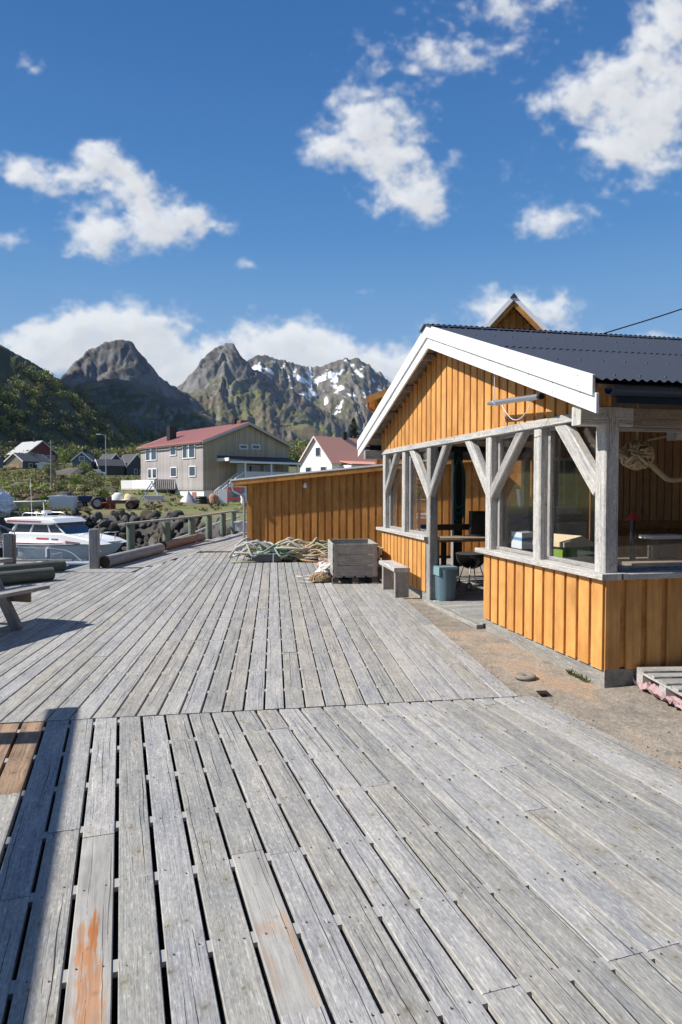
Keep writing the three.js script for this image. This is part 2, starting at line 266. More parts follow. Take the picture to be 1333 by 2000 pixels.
{ // loose grit and pebbles on the concrete and at the edge of the boards
  const g = new THREE.IcosahedronGeometry(1, 0), n = 1500, im = new THREE.InstancedMesh(g, std(1, 1, 1, { roughness: 1 }), n), M = new THREE.Matrix4(), Q = new THREE.Quaternion(); seed = 2024;
  for (let i = 0; i < n; i++) { const z = rr(-9.5, -2.6), e = z > -5.3 ? (3.035 + .309 * z) / .951 : (1.885 + .0993 * z) / .995, k = rnd(), x = e + (k < .35 ? rr(-.10, .12) : Math.pow(rnd(), 1.4) * 1.6), s = rr(.0012, .0045) * (rnd() < .04 ? 2.4 : 1); Q.setFromEuler(new THREE.Euler(rr(0, 6), rr(0, 6), rr(0, 6))); M.compose(new THREE.Vector3(x, (x < e ? .001 : -.026 + .034 * (fbm(x * 1.1 + 5, z * 1.1, 3) - .5) + .022 * (fbm(x * 4, z * 4, 3) - .5)) + s * .3, z), Q, new THREE.Vector3(s, s * .7, s)); im.setMatrixAt(i, M); const c = rr(.16, .5); im.setColorAt(i, new THREE.Color().setRGB(c, c * .9, c * .78)); }
  im.name = 'grit'; im.userData = { kind: 'stuff', label: 'loose grit and pebbles scattered on the concrete', category: 'gravel' }; im.castShadow = im.receiveShadow = true; scene.add(im);
}
const SA = [-1.561, -4.663], SB = [1.48, -5.16]; // the seam between the two boardwalks
function seamIn(th) { const c = Math.cos(th), n = Math.sin(th), f = ([x, z]) => [x * c + z * n, x * n - z * c], A = f(SA), B = f(SB), k = (B[1] - A[1]) / (B[0] - A[0]); return (s) => A[1] + k * (s - A[0]); }
const TN = -18 * D2R, TF = -5.7 * D2R, TQ = 1.8 * D2R;
function deckGroup(name, label, th) {
  const g = new THREE.Group(); g.rotation.y = -th; return structure(g, name, label); // local -z runs along the planks, +x to their right
}
// local frame of a deck: s = x, t = -z
function plank(deck, s0, s1, t0a, t0b, t1a, t1b, mat, opt = {}) {
  // t0a/t1a: start/end on the left edge, t0b/t1b on the right edge
  const w = s1 - s0, tm0 = (t0a + t0b) / 2, tm1 = (t1a + t1b) / 2, L = tm1 - tm0; if (L < .12) return null;
  // timber runs +z; turn it to run -z (x flips): x_local = -x
  const g = timber(w, .046, L, { c: .003, s0: -(t0b - t0a) / w, s1: -(t1b - t1a) / w, ...opt });
  const m = part(deck, 'plank', g, mat); m.rotation.y = Math.PI; m.position.set((s0 + s1) / 2, -.023 + rr(-.0018, .0018), -tm0); m.rotation.z = rr(-.006, .006); return m;
}
const nailGeos = [], spacerGeos = [];
function nail(list, s, t) { const n = new THREE.CylinderGeometry(.0033, .0033, .003, 6); n.translate(s, .0012, -t); list.push(n); }

// near boardwalk: planks turned 18 degrees to the left
{
  const deck = deckGroup('near_boardwalk', 'wide weathered grey planks of the near boardwalk with open gaps', TN);
  const seam0 = seamIn(TN), seamT = (s) => seam0(s) - .006;
  const gaps = []; for (let k = -14; k <= 12; k++) gaps.push(-.665 + .1568 * k); for (let k = 1; k <= 11; k++) gaps.push(1.217 + .1623 * k);
  const bear = []; for (let t = -1.2; t < 4.9; t += .502) bear.push(t + .03);
  const shift = (s) => 0.0; void shift;
  const nails = [], sp = [];
  for (let i = 0; i < gaps.length - 1; i++) {
    const a = gaps[i], b = gaps[i + 1], gw = lerp(.0185, .0205, sst(-1.2, 2.2, a)) + rr(-.0025, .002), s0 = a + gw / 2, s1 = b - gw / 2;
    // joints on bearer lines
    let t = -1.6; const ends = [];
    let j = Math.floor(rnd() * 5) + 2; while (j < bear.length - 1) { ends.push(bear[j]); j += 5 + Math.floor(rnd() * 6); }
    if (i === 17 || i === 21) ends.length = 0;
    if (s1 < -.5) { while (ends.length && ends.at(-1) > 3.3) ends.pop(); ends.push(bear[10]); }
    ends.push(null);
    for (const e of ends) {
      const tm = (s0 + s1) / 2, t1a = e === null ? seamT(s0) - rr(0, .008) : e - .0015, t1b = e === null ? seamT(s1) - rr(0, .008) : e - .0015;
      const rust = s1 < -.5 && e === null;
      if (e === null && (i === 17 || i === 21)) { const q0 = i === 17 ? 1.75 : 1.95, q1 = i === 17 ? 3.25 : 2.9; if (t < q0 && t1a > q1) { plank(deck, s0, s1, t, t, q0, q0, woodMats[3]); const m = plank(deck, s0, s1, q0 + .002, q0 + .002, q1, q1, i === 17 ? streakWood : paleStreakWood), ua = m.geometry.attributes.uv, pa = m.geometry.attributes.position; for (let a = 0; a < ua.count; a++) ua.setXY(a, .5 + pa.getX(a) / .16, pa.getZ(a) / (q1 - q0)); t = q1 + .002; } }
      const mat = rust ? heavyRustWood : woodMats[Math.floor(rnd() * woodMats.length)];
      plank(deck, s0, s1, t, t, t1a, t1b, mat, { sag: rr(-.003, .002) });
      t = e === null ? 99 : e + .0015; void tm;
    }
    for (const tb of bear) if (tb < seamT(s1) - .03) for (const f of [.22, .78]) { if (rnd() < .93) nail(nails, lerp(s0, s1, f) + rr(-.008, .008), tb + rr(-.03, .03)); }
    if (i) for (const tb of bear) if (tb < seamT(a) - .05) { const bx = new THREE.BoxGeometry(gw + .002, .02, .062); bx.translate(a, -.016, -tb); sp.push(bx); }
  }
  // planks stained by rust: one long streak, one pale
  const nm = part(deck, 'nails', merge(nails), nailMat); nm.userData.kind = 'stuff';
  const sm = part(deck, 'spacers', merge(sp), std(.36, .35, .33, { roughness: .9 })); sm.userData.kind = 'stuff';
  for (const tb of bear) beam(deck, 'bearer', darkWood, [-3.2, -.13, -tb], [3.0, -.13, -tb], .07, .14);
}
// far boardwalk: planks turned about 6 degrees
{
  const deck = deckGroup('far_boardwalk', 'narrow weathered grey planks of the far boardwalk running to the shed', TF);
  const seam0 = seamIn(TF), seamT = (s) => seam0(s) + .006;
  const nails = [], sp = []; const bear = []; for (let t = 5.35; t < 17; t += .60) bear.push(t);
  const pitch = .1496; let n = 0;
  for (let k = -46; k <= 17; k++) {
    const a = -.82 + pitch * (k + 5), b = a + pitch, gw = lerp(.011, .0155, vn(k * .35, 3)) * (k < -8 ? .9 : 1), s0 = a + gw / 2, s1 = b - gw / 2; if (s0 > 1.86) continue;
    let tEnd = 16.9; if (b < -2.0) tEnd = 13.45 - .0993 * -b * 0 + (b < -2.6 ? .0 : (b + 2.6) * 4);
    if (b < -2.6) tEnd = 13.1 - .1 * b * 0;
    let t = null; const ends = []; let j = Math.floor(rnd() * 6) + 2; while (j < bear.length - 1 && bear[j] < tEnd - .6) { ends.push(bear[j]); j += 6 + Math.floor(rnd() * 4); } ends.push(null);
    for (const e of ends) {
      const st = t === null; const t0a = st ? seamT(s0) : t, t0b = st ? seamT(s1) : t, te = e === null ? tEnd : e - .0015;
      const rust = k < -12 && k > -21 && st;
      plank(deck, s0, s1, t0a, t0b, te, te, rust && rnd() < .12 ? rustWood : woodMats[Math.floor(rnd() * woodMats.length)], {}); n++;
      t = e === null ? 99 : e + .0015;
    }
    for (const tb of bear) if (tb > seamT(a) && tb < Math.min(tEnd, 11)) { const bx = new THREE.BoxGeometry(gw + .002, .016, .06); bx.translate(a, -.014, -tb); sp.push(bx); if (tb < 9) for (const f of [.25, .75]) nail(nails, lerp(s0, s1, f) + rr(-.006, .006), tb + rr(-.02, .02)); }
  }
  const nm = part(deck, 'nails', merge(nails), nailMat); nm.userData.kind = 'stuff';
  const sm = part(deck, 'spacers', merge(sp), std(.40, .39, .36, { roughness: .9 })); sm.userData.kind = 'stuff';
  for (const tb of bear) beam(deck, 'bearer', darkWood, [tb > 13.1 ? -2.7 : -7.6, -.13, -tb], [1.8, -.13, -tb], .07, .14);
}
// jetty beyond, past the shed
{
  const deck = deckGroup('jetty', 'grey plank jetty bending past the shed toward the railing', TQ);
  const bear = []; for (let t = 12.9; t < 27; t += .6) bear.push(t);
  for (let k = 0; k < 46; k++) {
    const a = -5.75 + k * .15, b = a + .141, m = (a + b) / 2;
    // left edge follows the railing, right edge the shed
    let t0 = 12.54 + (m + 5.6) * .105, t1 = 13.3 + (m + 5.75) / .128; t1 = Math.min(26.2, Math.max(t1, 13.9));
    if (m > -4.42) t0 = 12.8 + (m + 4.42) * 10.4; if (m > -4.12) t0 = 16.98; if (m > -2.75) t0 = 21.6; // beside the far boardwalk, then round the shed
    if (t1 - t0 < .3) continue;
    let t = t0; while (t < t1 - .1) { const te = Math.min(t1, t + rr(3, 4.8)); plank(deck, a, b, t, t, te, te, woodMats[Math.floor(rnd() * 7)], {}); t = te + .003; }
  }
  for (const tb of bear) beam(deck, 'bearer', darkWood, [-5.6 + (tb - 13.3) * .128, -.13, -tb], [tb > 21 ? 1.1 : -2.6, -.13, -tb], .07, .14);
}
// quay core under the planks: rough fill, open to the water on the left
{
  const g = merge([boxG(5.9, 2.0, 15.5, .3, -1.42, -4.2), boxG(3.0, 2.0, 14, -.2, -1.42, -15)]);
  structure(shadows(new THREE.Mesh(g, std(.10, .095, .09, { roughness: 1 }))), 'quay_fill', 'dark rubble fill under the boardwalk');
}
// ---------------------------------------------------------------- the open-fronted orange pavilion
const PAV = 12.5 * D2R;
const pav = thing('pavilion', 'orange board pavilion with grey timber posts, big windows, white fascia and corrugated roof', 'building', [2.14, 0, -5.48], PAV);
// local frame: west wall in the plane x = 0, u = -z runs away from the near corner; south wall in the plane z = 0
const LEN = 6.55, DEP = 7.2, RU = 3.5, RIDGE = 3.66, EAVE = 2.415, HALF = 3.74, OV = .23;
const roofY = (u) => RIDGE - (RIDGE - EAVE) / HALF * Math.abs(u - RU);
// vertical cladding: proud boards over a recessed backing, each board its own piece
function clad(parent, { axis, at, from, to, y0, y1, period = .194, bw = .138, out = -1, mats = orange, back = orangeBack, topFn = null, botFn = null, first = 0, gapTop = 0 }) {
  // axis 'u': wall in plane x = at running along u; axis 'x': wall in plane z = at running along x. out: which side is outside
  const pts = []; const n = 24;
  for (let i = 0; i <= n; i++) { const q = lerp(from, to, i / n); pts.push([q, topFn ? topFn(q) - gapTop : y1]); }
  const sh = [[from, y0], [to, y0], ...pts.reverse()];
  const bg = shapeG(sh, .02);
  const bm = part(parent, 'wall_backing', bg, back);
  if (axis === 'u') { bm.rotation.y = Math.PI / 2; bm.position.set(at + (out < 0 ? .012 : -.032), 0, 0); } else { bm.position.set(0, 0, at + (out > 0 ? -.032 : .012)); }
  for (let q = from + first; q < to - .02; q += period) {
    const a = Math.max(q, from), b = Math.min(q + bw, to); if (b - a < .03) continue;
    const m = (a + b) / 2, ya = botFn ? botFn(m) : y0 - .012 + rr(-.004, .004), ta = topFn ? topFn(a) : y1, tb = topFn ? topFn(b) : y1, L = (ta + tb) / 2 - ya; if (L < .05) continue;
    const g = timber(b - a, .022, L, { c: .003, s1: (axis === 'u' ? -1 : 1) * (tb - ta) / (b - a) * 1 });
    const me = part(parent, 'wall_board', g, mats[Math.floor(rnd() * mats.length)]);
    if (axis === 'u') aim(me, V(at + .003 * out * -1 * 0 , ya, -m), V(at, ya + 1, -m), V(out, 0, 0)); else aim(me, V(m, ya, at), V(m, ya + 1, at), V(0, 0, out));
  }
}
{
  // plinths
  part(pav, 'plinth', boxG(.20, .34, 2.28, .11, -.058, -1.14 + .012), concrete); part(pav, 'plinth', boxG(DEP, .34, .20, .21 + DEP / 2, -.058, -.10 + .004), concrete);
  part(pav, 'plinth', boxG(.20, .34, 2.33, .11, -.058, -5.35), concrete); part(pav, 'plinth', boxG(DEP, .30, .20, .21 + DEP / 2, -.14, -6.42), concrete); for (const x of [1.35, 2.72]) beam(pav, 'post', greyWood, [x, .0, -6.5], [x, 2.11, -6.5], .12, .12, [0, 0, 1]);
  // lower walls
  clad(pav, { axis: 'u', at: .0, from: 0, to: 2.32, y0: .12, y1: .852, first: .0, bw: .152 });
  clad(pav, { axis: 'u', at: .0, from: 4.25, to: 6.52, y0: .12, y1: .852, first: .02, bw: .152 });
  clad(pav, { axis: 'x', at: .0, from: .012, to: DEP, y0: .12, y1: .852, out: 1 });
  // gable above the windows
  clad(pav, { axis: 'u', at: .0, from: -.02, to: LEN + .04, y0: 2.262, y1: 3, topFn: (u) => roofY(u) - .10, first: .03, bw: .150 });
  // end panels of the lower walls
  beam(pav, 'corner_board', orange[0], [.09, .115, -2.325], [.09, .852, -2.325], .16, .02, [0, 0, -1]); beam(pav, 'corner_board', orange[1], [.09, .115, -4.243], [.09, .852, -4.243], .16, .02, [0, 0, 1]);
  // inner lining of the lower walls
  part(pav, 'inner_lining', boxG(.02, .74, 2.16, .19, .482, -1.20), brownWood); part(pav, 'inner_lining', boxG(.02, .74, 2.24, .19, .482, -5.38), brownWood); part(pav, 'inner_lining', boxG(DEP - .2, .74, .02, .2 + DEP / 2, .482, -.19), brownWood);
  // sills
  beam(pav, 'sill', postWood, [.055, .882, .075], [.055, .882, -2.42], .24, .05); beam(pav, 'sill', postWood, [.055, .882, -4.17], [.055, .882, -6.72], .24, .05); beam(pav, 'sill', postWood, [.176, .880, -.05], [DEP, .880, -.05], .23, .048);
  // posts, slightly crooked
  const post = (u, w, x0, d, y0, y1, mat = postWood) => beam(pav, 'post', mat, [x0 + d / 2, y0, -u], [x0 + d / 2 + rr(-.006, .006), y1, -u + rr(-.006, .006)], d, w, [0, 0, -1], { c: .012, sag: .004 });
  post(.073, .145, .002, .13, .907, 2.175); post(1.115, .135, .0, .10, .907, 2.19); post(2.215, .14, .0, .12, .907, 2.19); post(4.195, .14, .0, .125, -.01, 2.19, greyWood); post(5.35, .14, .0, .10, .907, 2.19); post(6.43, .14, .0, .12, .907, 2.19);
  // window mullions set behind the posts
  for (const u of [1.02, 1.215, 2.10, 5.24, 5.46, 4.31, 6.33, .185]) beam(pav, 'window_frame', greyWood, [.10, .907, -u], [.10, 2.18, -u], .05, .045, [0, 0, -1]);
  for (const [a, b] of [[.15, 1.04], [1.19, 2.14], [4.27, 5.28], [5.42, 6.36]]) { beam(pav, 'window_frame', greyWood, [.10, .925, -a], [.10, .925, -b], .05, .04); beam(pav, 'window_frame', greyWood, [.10, 2.165, -a], [.10, 2.165, -b], .05, .04); part(pav, 'window_pane', boxG(.006, 1.25, b - a - .06, .105, 1.545, -(a + b) / 2), glass); }
  // knee braces
  const brace = (u0, y0, u1, y1, mat = postWood, w = .135, x = .045) => beam(pav, 'brace', mat, [x, y0, -u0], [x, y1, -u1], .09, w, [0, 0, -1], { c: .012 });
  brace(.125, 1.585, .74, 2.20, postWood, .15); brace(2.20, 1.50, 1.42, 2.22, greyWood, .12); brace(2.22, 1.54, 2.86, 2.22, postWood, .135); brace(4.24, 1.44, 3.52, 2.22, greyWood, .12); brace(4.18, 1.48, 5.02, 2.22, postWood, .14); brace(6.46, 1.47, 5.72, 2.22, greyWood, .11);
  // top rail over the windows
  beam(pav, 'beam', postWood, [.06, 2.216, .0], [.06, 2.216, -6.62], .16, .075);
  // inner wall plate and the long eave beams that run out past the gable
  beam(pav, 'beam', brownWood, [.25, 2.176, -.068], [DEP, 2.176, -.068], .13, .15); beam(pav, 'beam_end', postWood, [-.225, 2.185, -.068], [.25, 2.178, -.068], .135, .155, undefined, { c: .01, vo: .2 });
  beam(pav, 'beam', greyWood, [-.3, 2.18, -6.62], [DEP, 2.18, -6.62], .12, .15);
  // south window
  beam(pav, 'window_frame', greyWood, [.19, .925, -.10], [DEP, .925, -.10], .05, .045); beam(pav, 'window_frame', greyWood, [.155, .907, -.10], [.155, 2.10, -.10], .04, .05, [1, 0, 0]); beam(pav, 'window_frame', greyWood, [.12, 2.085, -.10], [DEP, 2.085, -.10], .05, .03);
  part(pav, 'window_pane', boxG(1.62, 1.15, .006, .17 + .82, 1.51, -.105), glass); beam(pav, 'post', greyWood, [1.85, .907, -.07], [1.85, 2.10, -.07], .11, .11, [0, 0, 1]); part(pav, 'window_pane', boxG(1.6, 1.15, .006, 2.72, 1.51, -.105), glass);
  beam(pav, 'post', greyWood, [3.6, .907, -.07], [3.6, 2.10, -.07], .11, .11, [0, 0, 1]); part(pav, 'window_pane', boxG(3.4, 1.15, .006, 5.36, 1.51, -.105), glass);
  // roof: corrugated sheets in two courses on each slope
  for (const side of [-1, 1]) for (const course of [0, 1]) {
    const nx = Math.round((DEP + OV + .5) / .0095), rows = [0, 1], P = [], U = [], I = []; const f0 = course ? .49 : -.012, f1 = course ? 1.02 : .535, lift = course ? 0 : .009;
    for (let j = 0; j < 2; j++) for (let i = 0; i <= nx; i++) {
      const x = -OV - .05 + i * .0095, f = j ? f1 : f0, u = RU + side * HALF * f, y = RIDGE - (RIDGE - EAVE) * f + .03 + lift + .009 * Math.sin(x / .076 * 2 * Math.PI); P.push(x, y, -u); U.push(x, f * 4);
    }
    void rows; for (let i = 0; i < nx; i++) { const a = i, b = i + nx + 1; I.push(a, a + 1, b, a + 1, b + 1, b); }
    const g = new THREE.BufferGeometry(); g.setAttribute('position', new THREE.Float32BufferAttribute(P, 3)); g.setAttribute('uv', new THREE.Float32BufferAttribute(U, 2)); g.setIndex(I); g.computeVertexNormals();
    const m = part(pav, 'roof_sheet', g, roofDark.clone()); m.material.side = THREE.DoubleSide;
    // roofing screws with washers along the purlins
    const sc = []; for (const f of course ? [.53, .76, .985] : [.06, .28]) for (let x = -.1; x < DEP; x += .228) { const u = RU + side * HALF * f, c = new THREE.CylinderGeometry(.009, .011, .012, 6); c.translate(Math.round(x / .076) * .076 + .019, RIDGE - (RIDGE - EAVE) * f + .03 + lift + .013, -u); sc.push(c); }
    const s = part(pav, 'roof_screws', merge(sc), roofDark); s.userData.kind = 'stuff';
  }
  // ridge cap
  for (const side of [-1, 1]) { const q = part(pav, 'ridge_cap', boxG(DEP + .6, .006, .20, (DEP) / 2 - .02, RIDGE + .034 + .016, -RU - side * .095), roofDark); q.rotation.x = 0; q.geometry.translate(0, -RIDGE - .05, RU); q.geometry.rotateX(side * -.32); q.geometry.translate(0, RIDGE + .058, -RU); }
  // roof deck boards under the sheets, with rafters showing in the overhang
  for (const side of [-1, 1]) {
    const a = V(-OV, RIDGE - .03, -RU), b = V(-OV, EAVE - .03, -RU - side * HALF), L = a.distanceTo(b);
    for (let x = -OV + .0; x < DEP; x += .6) { const w = Math.min(.596, DEP - x); const m = part(pav, 'roof_board', timber(w, .022, L, { c: .002 }), brownWood); aim(m, V(x + w / 2, RIDGE - .03, -RU - side * .004), V(x + w / 2, EAVE - .03, -RU - side * HALF)); }
    for (const f of [.14, .38, .62, .86]) { const u = RU + side * HALF * f, y = roofY(u) - .085; beam(pav, 'purlin', greyWood, [-OV + .005, y, -u], [DEP, y, -u], .06, .085); }
    // white fascia in two steps
    for (const [dy, h, o, ex] of [[-.155 - .0, .15, .012, .02], [-.018, .155, .034, .0]]) {
      const p0 = V(-OV - o, RIDGE + dy - .035, -RU), p1 = V(-OV - o, EAVE + dy - .035, -RU - side * (HALF + ex));
      const pts = [[0, 0], [0, h], [HALF + ex, EAVE - RIDGE + h], [HALF + ex, EAVE - RIDGE]].map(([u, y]) => [side * u, y]);
      const cut = h > .152 ? 2.35 : 1.55, at = (u, up) => [side * u, (EAVE - RIDGE) * u / (HALF + ex) + (up ? h : 0)]; void pts; void p1;
      for (const [u0, u1] of [[0, cut - .0015], [cut + .0015, HALF + ex]]) { const m = part(pav, 'fascia_board', shapeG([at(u0), at(u0, 1), at(u1, 1), at(u1)], .022, .002), white); m.rotation.y = Math.PI / 2; m.position.set(p0.x - .02 + (u0 ? .002 : 0), p0.y - .055, -RU); }
      const nl = []; for (let u = .18; u < HALF; u += .42) for (const f of [.25, .75]) { const c = new THREE.CylinderGeometry(.005, .005, .004, 6); c.rotateZ(Math.PI / 2); const q = at(u); c.translate(p0.x - .0235, p0.y - .055 + q[1] + h * f, -RU - side * u); nl.push(c); } part(pav, 'fascia_nails', merge(nl), std(.45, .36, .30, { roughness: .6 })).userData.kind = 'stuff';
    }
    // eave fascia, gutter
    const ue = RU + side * (HALF - .03); const z = -ue;
    part(pav, 'eave_board', boxG(DEP + .1, .15, .022, DEP / 2 + .0, EAVE - .085, z), gutterBlue);
    const gp = []; for (let i = 0; i <= 8; i++) { const t = Math.PI + i / 8 * Math.PI; gp.push([Math.cos(t) * .06, Math.sin(t) * .06]); } for (let i = 8; i >= 0; i--) { const t = Math.PI + i / 8 * Math.PI; gp.push([Math.cos(t) * .056, Math.sin(t) * .056]); }
    const gu = part(pav, 'gutter', shapeG(gp, DEP + .2), gutterBlue); gu.rotation.y = Math.PI / 2; gu.position.set(-.17, EAVE - .05, z - side * .075);
  }
  // back wall and far wall close the room; floor of planks
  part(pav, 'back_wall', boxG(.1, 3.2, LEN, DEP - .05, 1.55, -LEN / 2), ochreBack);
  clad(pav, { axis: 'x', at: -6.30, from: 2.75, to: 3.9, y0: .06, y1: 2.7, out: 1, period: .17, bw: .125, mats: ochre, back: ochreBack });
  for (let i = 0; i < 44; i++) { const u = .22 + i * .139; if (u > 6.2) break; beam(pav, 'floor_plank', woodMats[i % 7], [u > 2.35 && u < 4.1 ? .02 : .21, .012, -u], [DEP - .1, .012, -u], .134, .03); }
  beam(pav, 'threshold', woodMats[2], [-.03, -.005, -2.33], [-.03, -.005, -4.13], .09, .05);
  // inner partition: brown boards with a white window
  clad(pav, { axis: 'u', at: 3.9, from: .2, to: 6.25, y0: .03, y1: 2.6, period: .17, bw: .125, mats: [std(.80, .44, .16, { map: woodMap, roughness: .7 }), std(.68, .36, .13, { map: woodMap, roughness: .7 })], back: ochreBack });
  const wf = part(pav, 'inner_window', boxG(.56, .98, .05, 3.34, 1.66, -6.275), std(.62, .66, .70, { roughness: .5 })); void wf;
  part(pav, 'inner_window_pane', boxG(.20, .82, .02, 3.21, 1.68, -6.248), darkGlass); part(pav, 'inner_window_pane', boxG(.20, .82, .02, 3.47, 1.68, -6.248), darkGlass); part(pav, 'inner_window_sill', boxG(.64, .05, .12, 3.34, 1.15, -6.22), plainWhite);
}
// steel pipe hung from strings on the gable
{
  const t = thing('hanging_pipe', 'grey pipe hung by white string under the white fascia', 'pipe', [2.14, 0, -5.48], PAV);
  const A = [-.19, 2.490, -1.74], B = [-.19, 2.425, -.70];
  part(t, 'pipe', rodG(A, B, .027, 14), galv); part(t, 'pipe_end', rodG([-.19, 2.427, -.735], [-.19, 2.4245, -.692], .029, 14), black); part(t, 'pipe_sleeve', rodG([-.19, 2.4935, -1.80], [-.19, 2.490, -1.71], .020, 12), galv);
  part(t, 'string', tubeG([[-.20, 2.95, -1.64], [-.20, 2.7, -1.642], [-.195, 2.52, -1.645], [-.16, 2.46, -1.64], [-.19, 2.45, -1.61], [-.225, 2.49, -1.63], [-.19, 2.52, -1.66]], .0035, 40, 5), plainWhite);
  part(t, 'string', tubeG([[-.19, 2.455, -1.50], [-.19, 2.36, -1.40], [-.19, 2.27, -1.24], [-.19, 2.265, -1.10], [-.19, 2.32, -.97], [-.19, 2.43, -.86]], .0032, 40, 5), plainWhite);
  part(t, 'string', tubeG([[-.17, 2.46, -1.58], [-.12, 2.34, -1.59], [-.1, 2.26, -1.57], [-.12, 2.24, -1.53], [-.15, 2.3, -1.5], [-.18, 2.46, -1.48]], .0028, 30, 5), plainWhite);
}
// ---------------------------------------------------------------- ochre lean-to shed behind the crate
{
  const th = 5 * D2R; // wall turned slightly toward the left
  const s = thing('lean_to_shed', 'low ochre board shed with sloping roof behind the rope heap', 'shed', [-2.2, 0, -15.96], -th);
  // local: wall in the plane z = 0 facing +z, x to the right
  const top = (x) => 1.72 + .098 * x, W = 5.7;
  clad(s, { axis: 'x', at: 0, from: 0, to: W, y0: .05, y1: 2, topFn: top, out: 1, period: .1695, bw: .118, mats: ochre, back: ochreBack });
  part(s, 'side_wall', shapeG([[0, .03], [5.6, .03], [5.6, 1.70], [0, 1.70]], .03), ochre[1]).rotation.y = Math.PI / 2; s.children.at(-1).position.set(-.03, 0, -.02);
  part(s, 'rear_wall', boxG(W, 1.7, .03, W / 2, .87, -5.6), ochre[1]);
  const roof = part(s, 'roof', shapeG([[-.36, 1.76 - .035], [W, 1.76 + .098 * W], [W, 1.80 + .098 * W], [-.36, 1.80 - .035]], 5.9), std(.55, .56, .56, { roughness: .45, metalness: .4 })); roof.position.z = -5.78;
  part(s, 'verge_board', shapeG([[-.36, 1.74 - .035 - .05], [W, 1.74 + .098 * W - .06], [W, 1.797 + .098 * W], [-.36, 1.797 - .035]], .03), ochre[2]).position.z = .14;
  part(s, 'verge_flashing', shapeG([[-.38, 1.80 - .037], [W, 1.80 + .098 * W], [W, 1.835 + .098 * W], [-.38, 1.835 - .037]], .14), plainWhite).position.z = .04;
  part(s, 'downpipe', tubeG([[-.33, 1.68, .1], [-.33, 1.58, .1], [-.30, 1.52, .1], [-.16, 1.46, .09], [-.09, 1.40, .08], [-.075, 1.3, .075], [-.075, .6, .075], [-.075, .03, .075]], .032, 60, 8), galv);
  part(s, 'gutter', rodG([-.33, 1.67, .2], [-.33, 1.67, -5.8], .05, 8), galv);
  part(s, 'wall_lamp', merge([cylG(.045, .045, .07, 12), cylG(.02, .03, .05, 8, 0, .05, 0)]), plainWhite).position.set(1.38, 1.64, .05);
}
// taller ochre building behind, only its corner and its peak in sight
{
  const t = thing('ochre_boathouse', 'tall ochre building whose peaked gable shows above the dark roof ridge', 'building', [4.15, 0, -16.5], -10 * D2R);
  const pk = 6.13, hw = 2.6, ev = pk - hw * 1.08;
  part(t, 'wall', shapeG([[-hw, 0], [hw, 0], [hw, ev - .12], [0, pk - .18], [-hw, ev - .12]], 6), ochreBack).position.z = -6;
  for (let x = -hw; x < hw; x += .17) { const q = x + .06, y1 = pk - .2 - Math.abs(q) * 1.08, y0 = Math.min(3.2, y1 - .1); if (y1 - y0 > .1) aim(part(t, 'wall_board', timber(.12, .022, y1 - y0, {}), ochre[Math.floor(rnd() * 3)]), V(q, y0, .012), V(q, y1, .012), V(0, 0, 1)); }
  for (const sd of [-1, 1]) {
    const sl = (pts) => pts.map(([x, y]) => [sd * x, y]);
    part(t, 'verge_board', shapeG(sl([[0, pk - .22], [hw + .2, pk - .22 - (hw + .2) * 1.08], [hw + .2, pk - .05 - (hw + .2) * 1.08], [0, pk - .05]]), .03), ochre[2]).position.z = .26;
    part(t, 'verge_trim', shapeG(sl([[0, pk - .08], [hw + .22, pk - .08 - (hw + .22) * 1.08], [hw + .22, pk + .06 - (hw + .22) * 1.08], [0, pk + .06]]), .03), std(.82, .83, .84, { roughness: .4 })).position.z = .295;
    part(t, 'roof', shapeG(sl([[0, pk - .03], [hw + .22, pk - .03 - (hw + .22) * 1.08], [hw + .22, pk + .03 - (hw + .22) * 1.08], [0, pk + .03]]), 6.4), roofDark).position.z = -6.11;
  }
  part(t, 'ridge_cap', shapeG([[-.09, pk - .03], [0, pk + .085], [.09, pk - .03]], 6.5), roofDark).position.z = -6.15;
  const w = thing('ochre_annex', 'ochre annex with shallow roof and pipe peeking out left of the white fascia', 'building', [1.02, 0, -20.2], -6 * D2R);
  part(w, 'wall', boxG(4, 4.1, 5, 2.0, 2.05, -2.5), ochreBack); for (let x = .02; x < 1.6; x += .17) beam(w, 'wall_board', ochre[Math.floor(rnd() * 3)], [x + .06, 1.5, .012], [x + .06, 4.1 + x * .3, .012], .12, .022, [0, 0, 1]);
  part(w, 'roof', shapeG([[-.25, 4.12], [4, 5.6], [4, 5.7], [-.25, 4.22]], 5.6), ochre[2]).position.z = -5.2; part(w, 'verge_board', shapeG([[-.25, 4.08], [4, 5.56], [4, 5.74], [-.25, 4.26]], .03), ochre[0]).position.z = .42;
  part(w, 'downpipe', tubeG([[-.2, 4.1, .3], [-.2, 3.95, .3], [.05, 3.8, .06], [.05, 3.2, .06], [.05, .2, .06]], .035, 40, 7), std(.28, .12, .05, { roughness: .5 }));
}
// overhead cable to the boathouse
solo('overhead_cable', 'thin black overhead cable slanting down to the dark roof ridge', 'cable', tubeG([[4.7, 4.36, -12.2], [6.16, 4.82, -12.2], [9, 5.9, -12.0], [15, 8.6, -11.5]], .012, 40, 5), black);
{ const t = thing('cable_post', 'wooden pole at the right carrying the overhead cable', 'post', [15, 0, -11.5]); part(t, 'pole', cylG(.13, .1, 8.8, 12, 0, 4.4, 0), brownWood); part(t, 'insulator', cylG(.04, .03, .14, 8, .12, 8.6, 0), plainWhite); }
